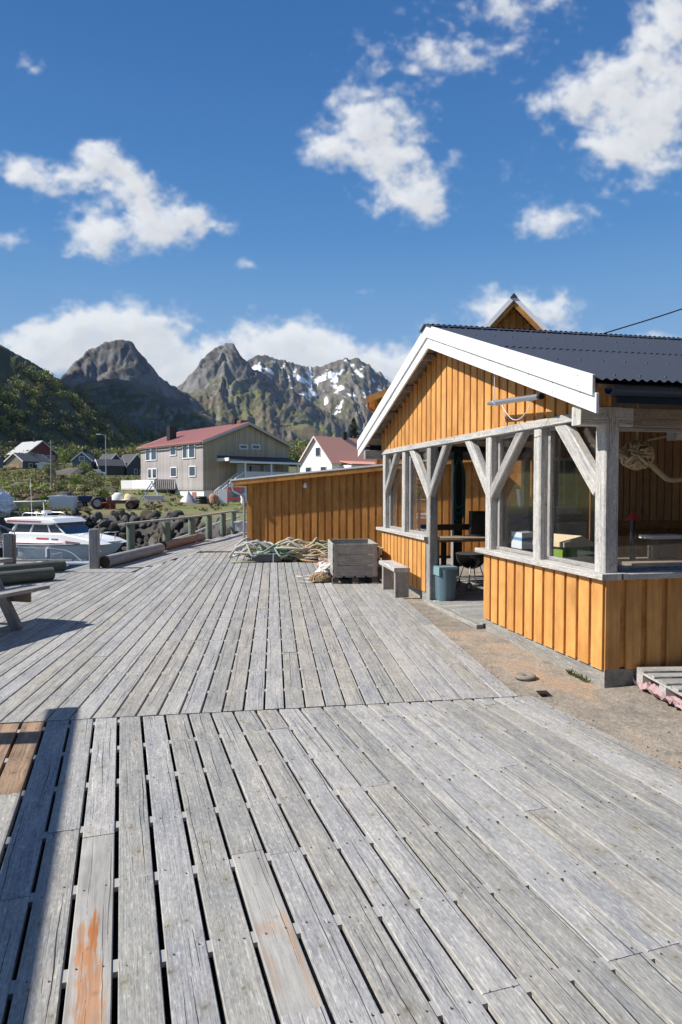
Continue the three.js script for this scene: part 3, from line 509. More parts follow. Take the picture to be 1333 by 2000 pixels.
// ---------------------------------------------------------------- land, hills and peaks: one height function
const RIDGES = [
  // [points x, h, z], steep drop per metre, width of steep part, gentle drop, rocky reach
  { p: [[-260, 80, -170], [-180.5, 78.1, -260], [-165.2, 73.6, -280], [-150.2, 64.9, -300], [-157.4, 65.6, -345], [-163.1, 63.9, -400], [-165, 56.8, -450], [-163.5, 45.9, -520], [-152.6, 32.4, -600]], s1: .95, d1: 75, s2: .5, rock: 0, k: 'hill' },
  { p: [[-272.9, 106.5, -640], [-256.1, 100.3, -640], [-232.6, 99.5, -635], [-210.3, 105.1, -640], [-176.7, 94.6, -640], [-140.4, 76.5, -650], [-102.9, 58.8, -660], [-54.7, 39.1, -680]], s1: .85, d1: 60, s2: .45, rock: 6, k: 'spur' },
  { p: [[-280.2, 107.5, -700], [-279.7, 135.8, -720], [-271.5, 149.6, -735], [-258.3, 158.8, -745], [-243.1, 164.3, -750], [-231.7, 163.2, -755], [-223.7, 151.8, -760], [-210.9, 136.8, -765], [-194.7, 120.7, -780], [-176.5, 111.6, -790], [-160.8, 93.8, -800], [-146.3, 77.6, -820], [-118.3, 54.2, -840]], s1: 1.5, d1: 46, s2: .5, rock: 46, k: 'peak' },
  { p: [[-330, 120, -1130], [-312.2, 140.3, -1130], [-291.5, 164.3, -1150], [-265.4, 181.6, -1150], [-245.6, 209.1, -1160], [-227.5, 234.7, -1180], [-204.2, 254.8, -1200], [-190.7, 252.1, -1200], [-174.3, 222.6, -1210], [-157.5, 197.1, -1220], [-119.1, 169.1, -1250], [-63.2, 127.9, -1260]], s1: 1.4, d1: 70, s2: .55, rock: 75, k: 'peak' },
  { p: [[-330, 130, -980], [-262, 146, -980], [-225, 141, -980], [-190, 136, -985], [-140, 118, -990], [-90, 80, -1000]], s1: .55, d1: 60, s2: .4, rock: 18, k: 'peak' },
  { p: [[-204, 240, -1195], [-196, 188, -1140], [-186, 150, -1090]], s1: .8, d1: 60, s2: .5, rock: 30, k: 'peak' },
  { p: [[-286.4, 270.8, -1680], [-251.3, 305.8, -1700], [-219.1, 336.9, -1750], [-196.1, 346.6, -1780], [-164.5, 341.1, -1800], [-125.3, 336.7, -1820], [-92.5, 332.6, -1850], [-57.8, 332.6, -1850], [-23, 343.6, -1850], [11.8, 350.5, -1850], [46.9, 349.7, -1860], [75.3, 336.2, -1870], [111.1, 305.6, -1880], [140.2, 283.2, -1890], [191.1, 256.2, -1900], [277.1, 234.9, -1900], [477.8, 220.6, -1900], [907.5, 220.6, -1900]], s1: 1.0, d1: 120, s2: .62, rock: 260, k: 'range' },
  { p: [[20, 345, -1850], [28, 270, -1740], [40, 190, -1620], [58, 120, -1500]], s1: .75, d1: 80, s2: .6, rock: 120, k: 'range' },
  { p: [[-150, 335, -1800], [-120, 240, -1680], [-100, 150, -1540]], s1: .75, d1: 80, s2: .6, rock: 120, k: 'range' },
  { p: [[-177.1, 63.4, -880], [-160.7, 71.5, -900], [-115.6, 81.4, -920], [-74.7, 84.4, -930], [-47.2, 90.2, -940], [-19, 75.4, -950], [9.8, 54.5, -960], [120, 40, -960]], s1: .6, d1: 40, s2: .4, rock: 0, k: 'low' }];
function ridgeAt(R, x, z) {
  let best = 1e9, top = -1e9;
  for (let i = 0; i < R.p.length - 1; i++) {
    const [ax, ah, az] = R.p[i], [bx, bh2, bz] = R.p[i + 1], dx = bx - ax, dz = bz - az, t = clamp(((x - ax) * dx + (z - az) * dz) / (dx * dx + dz * dz)), px = ax + dx * t - x, pz = az + dz * t - z, d = Math.sqrt(px * px + pz * pz);
    const hh = ah + (bh2 - ah) * t - R.s1 * Math.min(d, R.d1) - R.s2 * Math.max(0, d - R.d1); if (hh > top) { top = hh; best = d; }
  }
  return [top, best];
}
const bankPts = [[-200, -43], [-30, -42], [-17, -41.2], [-11, -39.5], [-7.2, -35], [-4.6, -30.5], [-2.4, -28], [1, -27.2], [60, -27]];
function bankZ(x) { for (let i = 0; i < bankPts.length - 1; i++) { const [a, za] = bankPts[i], [b, zb] = bankPts[i + 1]; if (x <= b) return lerp(za, zb, clamp((x - a) / (b - a))); } return -27; }
function landH(x, z) {
  const r = -z, q = x / Math.max(r, 1), bz = bankZ(x) + 1.2 * (fbm(x * .3, 3.3, 2) - .5);
  const k = sst(-.16, -.31, q);
  let h = .12 + .12 * (fbm(x * .4, z * .4, 3) - .5) + k * (lerp(4.9, 3.0, sst(-.385, -.345, q)) * sst(46, 142, r) + 2.1 * (fbm(x * .07 + 4, z * .06, 4) - .42) * sst(48, 70, r) * sst(190, 130, r)) + (1 - k) * 3.2 * sst(92, 165, r);
  if (r > 160) h += (Math.min(r, 430) - 160) * .085 + 2 * (fbm(x * .03, z * .03, 3) - .5) * sst(160, 220, r);
  if (z > bz) h -= (z - bz) * 1.0 + 0; return Math.max(h, -4);
}
function terrain(x, z) {
  let h = landH(x, z), near = 1e9, kind = 'land', reach = 1; const r = Math.hypot(x, z);
  if (r > 145) for (const R of RIDGES) { const [rh, d] = ridgeAt(R, x, z); if (rh > h) { h = rh; near = d; kind = R.k; reach = R.rock; } }
  return { h, near, kind, reach };
}
function vn3(x, y, z) { const k = Math.floor(y), f = y - k, g = f * f * (3 - 2 * f); return lerp(vn(x + k * 37.7, z + k * 11.3), vn(x + (k + 1) * 37.7, z + (k + 1) * 11.3), g); }
function fbm3(x, y, z, o = 4) { let s = 0, a = .5, n = 0; for (let i = 0; i < o; i++) { s += a * vn3(x, y, z); n += a; x = x * 2.03 + 17; y = y * 2.03 + 3; z = z * 2.03 + 9; a *= .5; } return s / n; }
function relief(x, z, t) { // rock ribs and gullies
  const r = Math.hypot(x, z); if (t.kind === 'land') return 0; const sc = clamp(r / 800, .35, 2.2), tame = clamp(t.near / (18 * sc), .25, 1);
  const wx = x + 14 * sc * (fbm(x / (30 * sc), z / (30 * sc) + t.h / (25 * sc), 3) - .5), big = ridged(wx / (62 * sc) + 3, z / (70 * sc), 5) - .62, fine = ridged(wx / (13 * sc) + 9, z / (12 * sc) + t.h / (22 * sc), 4) - .6;
  const a = t.kind === 'hill' || t.kind === 'low' ? .45 : t.kind === 'spur' ? .7 : 1.15;
  const tiny = ridged(wx / (5 * sc) + 1, z / (5 * sc) + t.h / (6 * sc), 3) - .6; return sc * a * (26 * big * tame + 9 * fine * Math.max(tame, .6) + 3.2 * tiny);
}
// colours of the ground (linear)
const C = { grass: [.16, .19, .038], dry: [.20, .155, .07], olive: [.082, .082, .032], heath: [.118, .092, .056], rock: [.24, .228, .222], rock2: [.09, .087, .09], wood: [.045, .055, .022], snow: [.86, .87, .90] };
const mix3 = (a, b, t) => [lerp(a[0], b[0], t), lerp(a[1], b[1], t), lerp(a[2], b[2], t)];
// snow beds of the far range: [x / -z, (h - 1.6) / -z, half widths, slant]
const SNOW = [[-.117, .173, .028, .0075, -.10], [-.045, .151, .0035, .030, .25], [-.03, .160, .012, .0075, .5], [-.012, .163, .009, .011, -.6], [-.058, .159, .014, .006, -.5], [-.040, .139, .010, .004, -.3], [-.056, .138, .009, .0028, .1], [-.046, .117, .007, .007, -.5], [-.004, .148, .011, .005, -.2], [.014, .137, .012, .0025, -.25], [.03, .165, .012, .004, -.7], [-.022, .128, .004, .008, .3], [-.09, .147, .006, .0035, -.4], [-.068, .170, .004, .01, .4]];
function groundColour(x, z, h, slope, t) {
  const r = Math.hypot(x, z), n = fbm(x * .05, z * .05, 4), n2 = fbm(x * .35 + 7, z * .35, 4), n3 = fbm(x * 1.6, z * 1.6, 3);
  let c;
  if (t.kind === 'land') {
    c = mix3(C.grass, C.dry, sst(.42, .66, n2 * .7 + n * .3)); c = mix3(c, C.olive, sst(.5, .75, n3) * .6 + sst(.55, .7, n) * .3); if (slope > .5) c = mix3(c, C.rock2, sst(.5, .9, slope));
    if (h < -.05) c = mix3(c, [.06, .055, .05], sst(-.05, -.5, h)); if (r > 150) c = mix3(c, C.olive, .7 * sst(150, 190, r));
  } else {
    c = mix3(C.olive, C.heath, sst(.38, .62, fbm(x / 60 + 3, z / 60, 4))); c = mix3(c, C.grass, .5 * sst(.55, .72, fbm(x / 35 + 30, z / 45, 4)));
    if (t.kind === 'hill' || (t.kind === 'spur' && t.near > 9)) c = mix3(c, C.wood, .85 * sst(.32, .52, fbm(x / 30 + 80, z / 34, 4) + .12));
    if (t.kind === 'low') c = mix3(c, C.wood, .8 * sst(.48, .58, fbm(x / 40 + 12, z / 40, 3)));
    const rk = t.reach ? sst(1.15, .45, t.near / t.reach + .9 * (fbm3(x / 34, h / 26, z / 34, 5) - .5)) : 0, steep = sst(.75, 1.25, slope + .5 * (n2 - .5));
    const rc = mix3(C.rock2, C.rock, sst(.25, .75, fbm3(x / 12 + 4, h / 9, z / 12, 5))); c = mix3(c, mix3(rc, C.heath, t.kind === 'range' ? .35 : .12), clamp(Math.max(rk * (.35 + .65 * steep), .8 * steep * (t.reach ? 1 : .2))));
    if (t.kind === 'range') { const qx = x / -z, qy = (h - 1.6) / -z; let s = 0; for (const [sx, sy, wx, wy, sl] of SNOW) { const dx = qx - sx, dy = qy - sy - sl * dx, e = (dx / wx) ** 2 + (dy / wy) ** 2; s = Math.max(s, 1 - e); } s += 2.6 * (fbm3(x / 13, h / 15, z / 20, 5) - .5); c = mix3(c, C.snow, sst(.46, .58, s)); }
  }
  return c;
}
const groundMat = new THREE.MeshStandardMaterial({ vertexColors: true, roughness: 1, metalness: 0, side: THREE.DoubleSide });
function gridMesh(nx, ny, f) {
  const P = new Float32Array((nx + 1) * (ny + 1) * 3), K = new Float32Array(P.length), I = new Uint32Array(nx * ny * 6), T = [], XY = []; let o = 0;
  for (let j = 0; j <= ny; j++) for (let i = 0; i <= nx; i++) { const [x, z] = f(i, j), t = terrain(x, z), a = j * (nx + 1) + i; P[a * 3] = x; P[a * 3 + 1] = t.h + relief(x, z, t); P[a * 3 + 2] = z; T.push(t); XY.push([x, z]); if (i < nx && j < ny) { I[o++] = a; I[o++] = a + 1; I[o++] = a + nx + 1; I[o++] = a + 1; I[o++] = a + nx + 2; I[o++] = a + nx + 1; } }
  const g = new THREE.BufferGeometry(); g.setAttribute('position', new THREE.BufferAttribute(P, 3)); g.setIndex(new THREE.BufferAttribute(I, 1)); g.computeVertexNormals(); const N = g.attributes.normal;
  for (let a = 0; a < T.length; a++) { const ny2 = Math.abs(N.getY(a)), sl = Math.sqrt(Math.max(0, 1 - ny2 * ny2)) / Math.max(ny2, .05), c = groundColour(XY[a][0], XY[a][1], P[a * 3 + 1], sl, T[a]); K[a * 3] = c[0]; K[a * 3 + 1] = c[1]; K[a * 3 + 2] = c[2]; }
  g.setAttribute('color', new THREE.BufferAttribute(K, 3)); return g;
}
{
  const near = gridMesh(270, 230, (i, j) => [lerp(-95, 70, i / 270), lerp(-25.5, -158, Math.pow(j / 230, 1.25))]);
  structure(shadows(new THREE.Mesh(near, groundMat)), 'grass_field', 'grassy shore rising to a rocky knoll behind the harbour');
  const cols = []; for (let a = -48; a < -34; a += 1) cols.push(a); for (let a = -34; a < 8; a += .105) cols.push(a); for (let a = 8; a <= 48; a += 1) cols.push(a);
  const rad = []; for (const [r0, r1, n] of [[146, 560, 130], [560, 860, 230], [860, 1110, 190], [1110, 1280, 110], [1280, 1500, 45], [1500, 1920, 190], [1920, 2350, 14]]) for (let k = 0; k < n; k++) rad.push(lerp(r0, r1, k / n));
  const far = gridMesh(cols.length - 1, rad.length - 1, (i, j) => { const r = rad[j], a = cols[i] * D2R; return [r * Math.sin(a), -r * Math.cos(a)]; });
  structure(shadows(new THREE.Mesh(far, groundMat)), 'mountains', 'craggy green and grey mountains with snow patches behind the village');
  // sea
  const sg = new THREE.PlaneGeometry(240, 110, 1, 1); sg.rotateX(-Math.PI / 2);
  const seaBump = dataTex(512, 512, (x, y) => { const l = .6 * vnp(x / 22, y / 40, 23, 12) + .3 * vnp(x / 9, y / 16, 56, 32) + .1 * vnp(x / 4, y / 6, 128, 85); return [l, l, l]; }, false); seaBump.repeat.set(60, 28);
  const sea = structure(shadows(new THREE.Mesh(sg, std(.012, .028, .032, { roughness: .08, bumpMap: seaBump, bumpScale: .05 }))), 'sea', 'calm dark harbour water'); sea.position.set(-80, -2.1, -8);
  // land goes on to the right behind the buildings
  const sh = new THREE.PlaneGeometry(120, 60); sh.rotateX(-Math.PI / 2); const y = structure(shadows(new THREE.Mesh(sh, std(.22, .19, .15, { map: concMap, roughness: 1 }))), 'yard', 'bare gravel yard behind the sheds'); y.position.set(61.5, -.12, -10);
}
// ---------------------------------------------------------------- leaves
function leafClump(n, rx, ry, size, sd) {
  seed = sd; const P = [], N = [];
  for (let i = 0; i < n; i++) {
    const u = rr(-1, 1), a = rr(0, 6.283), rad = Math.pow(rnd(), .42), q = Math.sqrt(1 - u * u), c = V(q * Math.cos(a) * rx * rad, u * ry * rad, q * Math.sin(a) * rx * rad), s = size * rr(.6, 1.3);
    const e = V(rr(-1, 1), rr(-1, 1), rr(-1, 1)).normalize(), f = V(rr(-1, 1), rr(-1, 1), rr(-1, 1)).normalize(), A = c.clone().addScaledVector(e, s), B = c.clone().addScaledVector(f, s * .62), D = c.clone().addScaledVector(e, -s), E = c.clone().addScaledVector(f, -s * .62);
    P.push(...A, ...B, ...D, ...A, ...D, ...E); const m = c.clone().normalize().addScaledVector(e, .25).normalize(); for (let k = 0; k < 6; k++) N.push(m.x, m.y, m.z);
  }
  const g = new THREE.BufferGeometry(); g.setAttribute('position', new THREE.Float32BufferAttribute(P, 3)); g.computeVertexNormals(); void N; return g;
}
const leafMat = (r, g, b) => { const m = new THREE.MeshPhysicalMaterial({ roughness: .9, side: THREE.DoubleSide, transmission: .25, thickness: 0 }); m.color.setRGB(r, g, b); return m; };
{
  // birch scrub on the hillside: one mass
  const spots = []; seed = 4242;
  for (let i = 0; i < 30000 && spots.length < 3000; i++) {
    const a = rr(-37, 4) * D2R, r = 222 + 400 * Math.pow(rnd(), 1.4), x = r * Math.sin(a), z = -r * Math.cos(a), t = terrain(x, z);
    if (t.h > 52 || (t.kind !== 'land' && rnd() < .25)) continue; if (fbm(x * .03 + 5, z * .03, 3) < .40) continue; if (r > 420 && rnd() < .4) continue;
    spots.push([x, t.h + relief(x, z, t), z, r]);
  }
  const groups = [leafClump(110, .5, .62, .12, 5), leafClump(110, .55, .5, .13, 6)];
  const M = new THREE.Matrix4(), Q = new THREE.Quaternion();
  const geo = groups[0], im = new THREE.InstancedMesh(geo, leafMat(1, 1, 1), spots.length);
  spots.forEach(([x, y, z, r], i) => { const s = rr(3.0, 6.2) * (r > 330 ? 1.15 : 1); Q.setFromAxisAngle(V(0, 1, 0), rr(0, 6)); M.compose(V(x, y + s * .42, z), Q, V(s * rr(.8, 1.25), s * rr(.75, 1.1), s)); im.setMatrixAt(i, M); const k = rnd(), c = k < .55 ? mix3([.15, .18, .035], [.22, .24, .055], rnd()) : k < .85 ? mix3([.19, .16, .055], [.13, .11, .04], rnd()) : [.06, .08, .025]; im.setColorAt(i, new THREE.Color().setRGB(...c)); });
  im.name = 'birch_scrub'; im.userData = { kind: 'stuff', label: 'light green and brown birch scrub covering the lower hillside', category: 'scrub' }; im.castShadow = im.receiveShadow = true; scene.add(im);
  // rough grass and low shrubs on the knoll and the shore
  const tuft = leafClump(26, .5, .32, .17, 9), tsp = []; seed = 777;
  for (let i = 0; i < 40000 && tsp.length < 5200; i++) { const a = rr(-32, -3) * D2R, r = 42 + 108 * rnd(), x = r * Math.sin(a), z = -r * Math.cos(a); if (z > bankZ(x) - .6) continue; if (x / -z > -.375 && rnd() < (z > -90 ? .97 : .6)) continue; const h = landH(x, z); tsp.push([x, h, z]); }
  const it = new THREE.InstancedMesh(tuft, leafMat(1, 1, 1), tsp.length);
  tsp.forEach(([x, y, z], i) => { const s = rr(.3, .9) * (fbm(x * .12, z * .12, 3) > .55 ? 1.9 : 1); Q.setFromAxisAngle(V(0, 1, 0), rr(0, 6)); M.compose(V(x, y + s * .1, z), Q, V(s, s * rr(.5, 1), s)); it.setMatrixAt(i, M); const k = fbm(x * .18 + 3, z * .18, 3) + rr(-.12, .12), c = k < .48 ? mix3([.18, .23, .035], [.24, .27, .055], rnd()) : k < .58 ? [.22, .18, .075] : mix3([.10, .10, .035], [.20, .14, .08], rnd()); it.setColorAt(i, new THREE.Color().setRGB(...c)); });
  it.name = 'rough_grass'; it.userData = { kind: 'stuff', label: 'rough grass and heather on the shore and the rocky knoll', category: 'grass' }; it.castShadow = it.receiveShadow = true; scene.add(it);
}
// unseen cumulus added off to the left to keep the near hillside shaded
{
  const gs = []; seed = 91;
  for (let i = 0; i < 26; i++) { const g = new THREE.IcosahedronGeometry(rr(38, 75), 2); g.scale(1.25, .5, 1.15); const a = i / 26; g.translate(rr(-95, 95), rr(-10, 18), lerp(-150, 115, a) + rr(-25, 25)); gs.push(g); }
  const m = solo('cloud', 'unseen white cumulus cloud added high up at the left to shade the hillside', 'cloud', merge(gs), std(.9, .9, .9, { roughness: 1 })); m.position.set(-195 - 663, 600, -495 + 70);
}
scene.fog = new THREE.FogExp2(0xb9cfee, 0.00006);
// ---------------------------------------------------------------- stone bank of the shore
const rockGeos = []; for (let i = 0; i < 7; i++) { seed = 300 + i * 17; let g = new THREE.IcosahedronGeometry(1, 1); const p = g.attributes.position, cuts = []; for (let k = 0; k < 6; k++) cuts.push([V(rr(-1, 1), rr(-1, 1), rr(-1, 1)).normalize(), rr(.42, .78)]);
  for (let a = 0; a < p.count; a++) { const v = V(p.getX(a), p.getY(a), p.getZ(a)); for (const [n, d] of cuts) { const e = v.dot(n) - d; if (e > 0) v.addScaledVector(n, -e); } v.multiplyScalar(1 + .05 * (vn(v.x * 4 + i * 9, v.z * 4 + v.y * 3) - .5)); p.setXYZ(a, v.x, v.y, v.z); } g.computeVertexNormals(); rockGeos.push(g); }
const rockMats = [[.30, .285, .265], [.20, .195, .19], [.38, .355, .325], [.33, .26, .19], [.15, .148, .145], [.48, .455, .43]].map(([r, g, b]) => std(r, g, b, { map: greyConcMap, bumpMap: speckBump, bumpScale: .03, roughness: .95, flatShading: true }));
{
  const bank = structure(new THREE.Group(), 'stone_bank', 'bank of piled grey boulders between the water and the grass'); seed = 555; let n = 0;
  const put = (x, y, z, s) => { const m = part(bank, 'boulder', rockGeos[n % 7], rockMats[Math.floor(rnd() * (n % 3 ? 5 : 6))]); m.position.set(x, y, z); m.rotation.set(rr(0, 6), rr(0, 6), rr(0, 6)); m.scale.set(s * rr(.8, 1.3), s * rr(.6, 1), s * rr(.8, 1.2)); n++; };
  for (let i = 0; i < 295; i++) { const f = i / 295; let x = f < .62 ? lerp(-19.5, -8.5, f / .62) : lerp(-8.5, 2, (f - .62) / .38); x += rr(-.4, .4); const d = (i % 5) / 5 + rr(0, .2), bz = bankZ(x); const sl = lerp(.05, 3.1, d); put(x + (x > -9 ? -sl * .5 : 0), .12 - lerp(.05, 2.25, d) + rr(-.12, .12), bz + sl * (x > -9 ? .7 : .85), rr(.17, .38) * (rnd() < .12 ? 1.5 : 1)); }
}
function rock(x, z, s, label, sy = .7, mi = 0, dy = 0) { const m = solo('rock_outcrop', label, 'rock', rockGeos[Math.floor(rnd() * 7)], rockMats[mi], 'outcrops on the knoll'); m.position.set(x, landH(x, z) + dy, z); m.rotation.y = rr(0, 6); m.scale.set(s * 1.5, s * sy, s); }
seed = 60;
rock(-38, -80, 1.5, 'pale slab of rock low on the knoll left of the thin pole', .5, 5, -.2); rock(-35.3, -81, 1.0, 'small grey rock just right of the pale slab on the knoll', .6, 2, -.1); rock(-24.6, -60, 1.5, 'long dark boulder in the grass behind the white box', .7, 1, .1); rock(-27.5, -62, 1.0, 'rounded brown-grey boulder left of the long dark boulder', .7, 3, .1); rock(-41.2, -103, 1.9, 'steep grey crag under the bright green bush', .8, 2); rock(-44.6, -105, 1.6, 'reddish crag left of the bright green bush', .8, 3); rock(-30, -86, 1.1, 'flat rock half grown over on the right of the knoll', .5, 0);

// ---------------------------------------------------------------- trees and bushes
const leafA = leafMat(.16, .21, .035), leafB = leafMat(.12, .145, .035), leafC = leafMat(.17, .15, .05), leafD = leafMat(.028, .042, .018);
function bush(name, label, x, z, w, h, mat, sd, group = 'bushes on the knoll', trunkH = .2) {
  const y = landH(x, z), t = thing(name, label, name.includes('tree') ? 'tree' : 'bush', [x, y - .1, z], 0, group); seed = sd; const gs = [];
  for (let i = 0; i < 9; i++) { const g = leafClump(70, w * .28, h * .24, Math.max(.11, w * .045), sd * 31 + i); seed = sd * 77 + i * 13; g.translate(rr(-.34, .34) * w, h * (trunkH + .28 + rr(-.12, .34)), rr(-.3, .3) * w); gs.push(g); }
  part(t, 'crown', mergeGeometries(gs), mat); part(t, 'trunk', merge([rodG([0, 0, 0], [w * .03, h * .7, 0], w * .018, 6), rodG([0, h * .2, 0], [w * .2, h * .65, .1], w * .01, 5), rodG([0, h * .2, 0], [-w * .2, h * .62, -.1], w * .01, 5)]), brownWood);
}
bush('bush', 'bright green rounded bush beside the blue house', -39.5, -104, 3.2, 2.6, leafA, 11);
bush('tree', 'fresh green tree between the red house and the blue house', -69, -168, 5.6, 5.2, leafA, 12, undefined, .3);
bush('bush', 'olive bush just left of the crag on the knoll', -42.5, -98, 2.8, 2.4, leafB, 13);
bush('bush', 'low green bush in the middle of the knoll slope', -32.5, -82, 2.6, 1.7, leafA, 14);
bush('bush', 'brownish twiggy bush right of the low green bush', -27.6, -75, 2.7, 1.9, leafC, 15);
bush('bush', 'green shrub at the foot of the thin pole', -24.2, -55, 1.7, 1.0, leafA, 16);
bush('bush', 'olive shrub against the black garage wall', -53.5, -125, 3.0, 2.0, leafB, 17);
bush('bush', 'pale green shrub near the tractor', -22.2, -62, 1.8, 1.3, leafA, 18);
bush('bush', 'brown birch bush in front of the red house', -79, -168, 7, 5, leafC, 19);
bush('bush', 'rusty bush near the retaining wall', -31.5, -93, 2.4, 1.8, leafC, 20);
{ // conifer behind the white house
  const t = thing('conifer_tree', 'dark spruce tree rising behind the white house', 'tree', [2.2, 3, -118]); const gs = []; seed = 41;
  for (let k = 0; k < 26; k++) { const f = k / 26, y = lerp(2, 10.6, f), w = lerp(3.2, .25, f), g = leafClump(60, w * .62, .5, .30, 900 + k); g.translate(rr(-.2, .2) * w, y, rr(-.2, .2) * w); gs.push(g); }
  part(t, 'crown', mergeGeometries(gs), leafD); part(t, 'trunk', cylG(.22, .05, 10.4, 7, 0, 5.2, 0), brownWood);
}
// ---------------------------------------------------------------- buildings across the harbour
function wallMat(r, g, b) { return std(r, g, b, { map: paintMap, roughness: .8 }); }
// a simple gabled house. local: gable end at z = 0 facing +z, x 0..w; depth d along -z; e eave height, p ridge height
function house(o) {
  const { name, label, pos, rot, w, d, e, p, wall, roof, trim = plainWhite, wins = [], group, over = .35, chimney } = o;
  const t = thing(name, label, 'house', pos, rot, group);
  part(t, 'wall', shapeG([[0, 0], [w, 0], [w, e], [w / 2, p], [0, e]], d), wall).position.z = -d;
  const sl = (p - e) / (w / 2);
  for (const sd of [-1, 1]) {
    const X = (u) => w / 2 + sd * u, L = w / 2 + over; const r = part(t, 'roof', shapeG([[X(0), p + .03], [X(L), p + .03 - sl * L], [X(L), p + .15 - sl * L], [X(0), p + .15]], d + over * 2), roof); r.position.z = -d - over;
    for (const z of [over, -d - over - .05]) part(t, 'bargeboard', shapeG([[X(0), p - .12], [X(L), p - .12 - sl * L], [X(L), p + .17 - sl * L], [X(0), p + .17]], .05), trim).position.z = z;
  }
  for (const [side, a, y, ww, hh] of wins) { // side 'g' gable, 'l' left wall, 'r' right wall
    const f = new THREE.Group(); f.name = 'window'; t.add(f);
    part(f, 'frame', merge([boxG(ww + .16, .09, .08, 0, hh / 2 + .03, 0), boxG(ww + .16, .09, .1, 0, -hh / 2 - .03, 0), boxG(.09, hh - .03, .08, -ww / 2 - .03, 0, 0), boxG(.09, hh - .03, .08, ww / 2 + .03, 0, 0), ...(ww > 1.5 ? [boxG(.09, hh - .03, .078, 0, 0, 0)] : [])]), trim); part(f, 'pane', boxG(ww - .03, hh - .03, .03), darkGlass);
    if (side === 'g') f.position.set(a, y, .03); else if (side === 'l') { f.position.set(-.03, y, -a); f.rotation.y = -Math.PI / 2; } else { f.position.set(w + .03, y, -a); f.rotation.y = Math.PI / 2; }
  }
  if (chimney) part(t, 'chimney', boxG(.7, 1.7, .7, chimney[0], p + .2 + (chimney[2] || 0), -chimney[1]), black);
  return t;
}
const greyPanel = wallMat(.56, .52, .525), tanPanel = wallMat(.64, .50, .36), redRoof = std(.37, .155, .14, { roughness: .55 }), tileRed = std(.70, .33, .235, { roughness: .7 }), darkRoof = std(.05, .05, .058, { roughness: .8 });
{
  // three-storey grey house; corner toward the camera
  const t = thing('grey_house', 'three-storey grey and tan board house with red metal roof by the harbour', 'house', [-14.65, 0, -72], 40 * D2R);
  const W = 11, D = 16, E = 6.55, P = 8.75, B = 1.45;
  part(t, 'basement_wall', boxG(W - .2, B + 1.4, D - .2, W / 2, (B - 1.4) / 2, -D / 2), std(.80, .80, .79, { roughness: .9 }));
  part(t, 'wall_core', shapeG([[.03, B], [W - .03, B], [W - .03, E], [W / 2, P - .02], [.03, E]], D - .08), tanPanel).position.z = -D + .04;
  seed = 808;
  const gm = [greyPanel, wallMat(.62, .58, .585), wallMat(.49, .455, .46), wallMat(.54, .48, .45)], tm = [tanPanel, wallMat(.70, .555, .40), wallMat(.58, .45, .32)];
  for (let z = .02; z < D - .1; z += .265) { const m = part(t, 'cladding_board', boxG(.05, E - B + .1, .235), gm[Math.floor(rnd() * 4)]); m.position.set(.0, (E + B) / 2 - .05, -z - .12); }
  for (let x = .02; x < W - .1; x += .265) { const y1 = lerp(E, P, 1 - Math.abs(x + .12 - W / 2) / (W / 2)) - .05, m = part(t, 'cladding_board', boxG(.235, y1 - B + .1, .05), tm[Math.floor(rnd() * 3)]); m.position.set(x + .12, (y1 + B) / 2 - .05, 0); }
  const sl = (P - E) / (W / 2);
  for (const sd of [-1, 1]) { const X = (u) => W / 2 + sd * u, L = W / 2 + .35; part(t, 'roof', shapeG([[X(0), P + .06], [X(L), P + .06 - sl * L], [X(L), P + .18 - sl * L], [X(0), P + .18]], D + .9), redRoof).position.z = -D - .45; part(t, 'bargeboard', shapeG([[X(0), P - .14], [X(L), P - .14 - sl * L], [X(L), P + .12 - sl * L], [X(0), P + .12]], .05), std(.55, .5, .5, { roughness: .6 })).position.z = .46; }
  for (let z = 0; z < D; z += .8) for (const sd of [-1]) { const L = W / 2 + .33, m = part(t, 'roof_seam', boxG(L * 1.07, .03, .04), redRoof); m.position.set(W / 2 + sd * L / 2, P + .2 - sl * L / 2, -z); m.rotation.z = sd * -Math.atan(sl); }
  part(t, 'gutter', boxG(.12, .12, D + .7, -.42, E - .2, -D / 2), std(.12, .10, .10, { roughness: .6 }));
  const win = (side, a, y0, y1, w, halves = 1) => { const f = new THREE.Group(); f.name = 'window'; t.add(f); const h = y1 - y0; part(f, 'frame', merge([boxG(w + .2, .1, .12, 0, h / 2 + .02, 0), boxG(w + .2, .1, .16, 0, -h / 2 - .02, 0), boxG(.11, h - .06, .12, -w / 2 - .04, 0, 0), boxG(.11, h - .06, .12, w / 2 + .04, 0, 0), ...(halves > 1 ? [boxG(.22, h - .06, .12)] : [])]), plainWhite); part(f, 'pane', boxG(w - .03, h - .06, .05), darkGlass); if (halves > 1) part(f, 'curtain', boxG(w * .16, h * .9, .052, -w * .12, 0, .002), std(.3, .36, .36, { roughness: 1 })); if (side === 'l') { f.position.set(-.05, (y0 + y1) / 2, -a); f.rotation.y = -Math.PI / 2; } else f.position.set(a, (y0 + y1) / 2, .05); };
  win('l', 12.75, 4.95, 6.42, 2.9, 2); win('l', 6.85, 5.35, 6.38, 1.35); win('l', 3.1, 4.9, 6.42, 2.75, 2); win('l', 12.45, 2.8, 3.88, 2.3, 2); win('l', 6.8, 2.9, 3.92, 1.4); win('l', 2.3, 2.9, 3.94, 1.35);
  win('g', 4.95, 5.95, 6.34, .85); win('g', 6.57, 5.99, 6.4, .95);
  part(t, 'chimney', boxG(.85, 2.4, .85, 1.7, 7.75, -10.9), black); part(t, 'chimney', boxG(.6, .8, .6, 5.5, 9.0, -2.5), black);
  part(t, 'roof_hatch', boxG(.9, .5, .8, 5.6, 8.95, -1.2), std(.14, .09, .06, { roughness: .9 }));
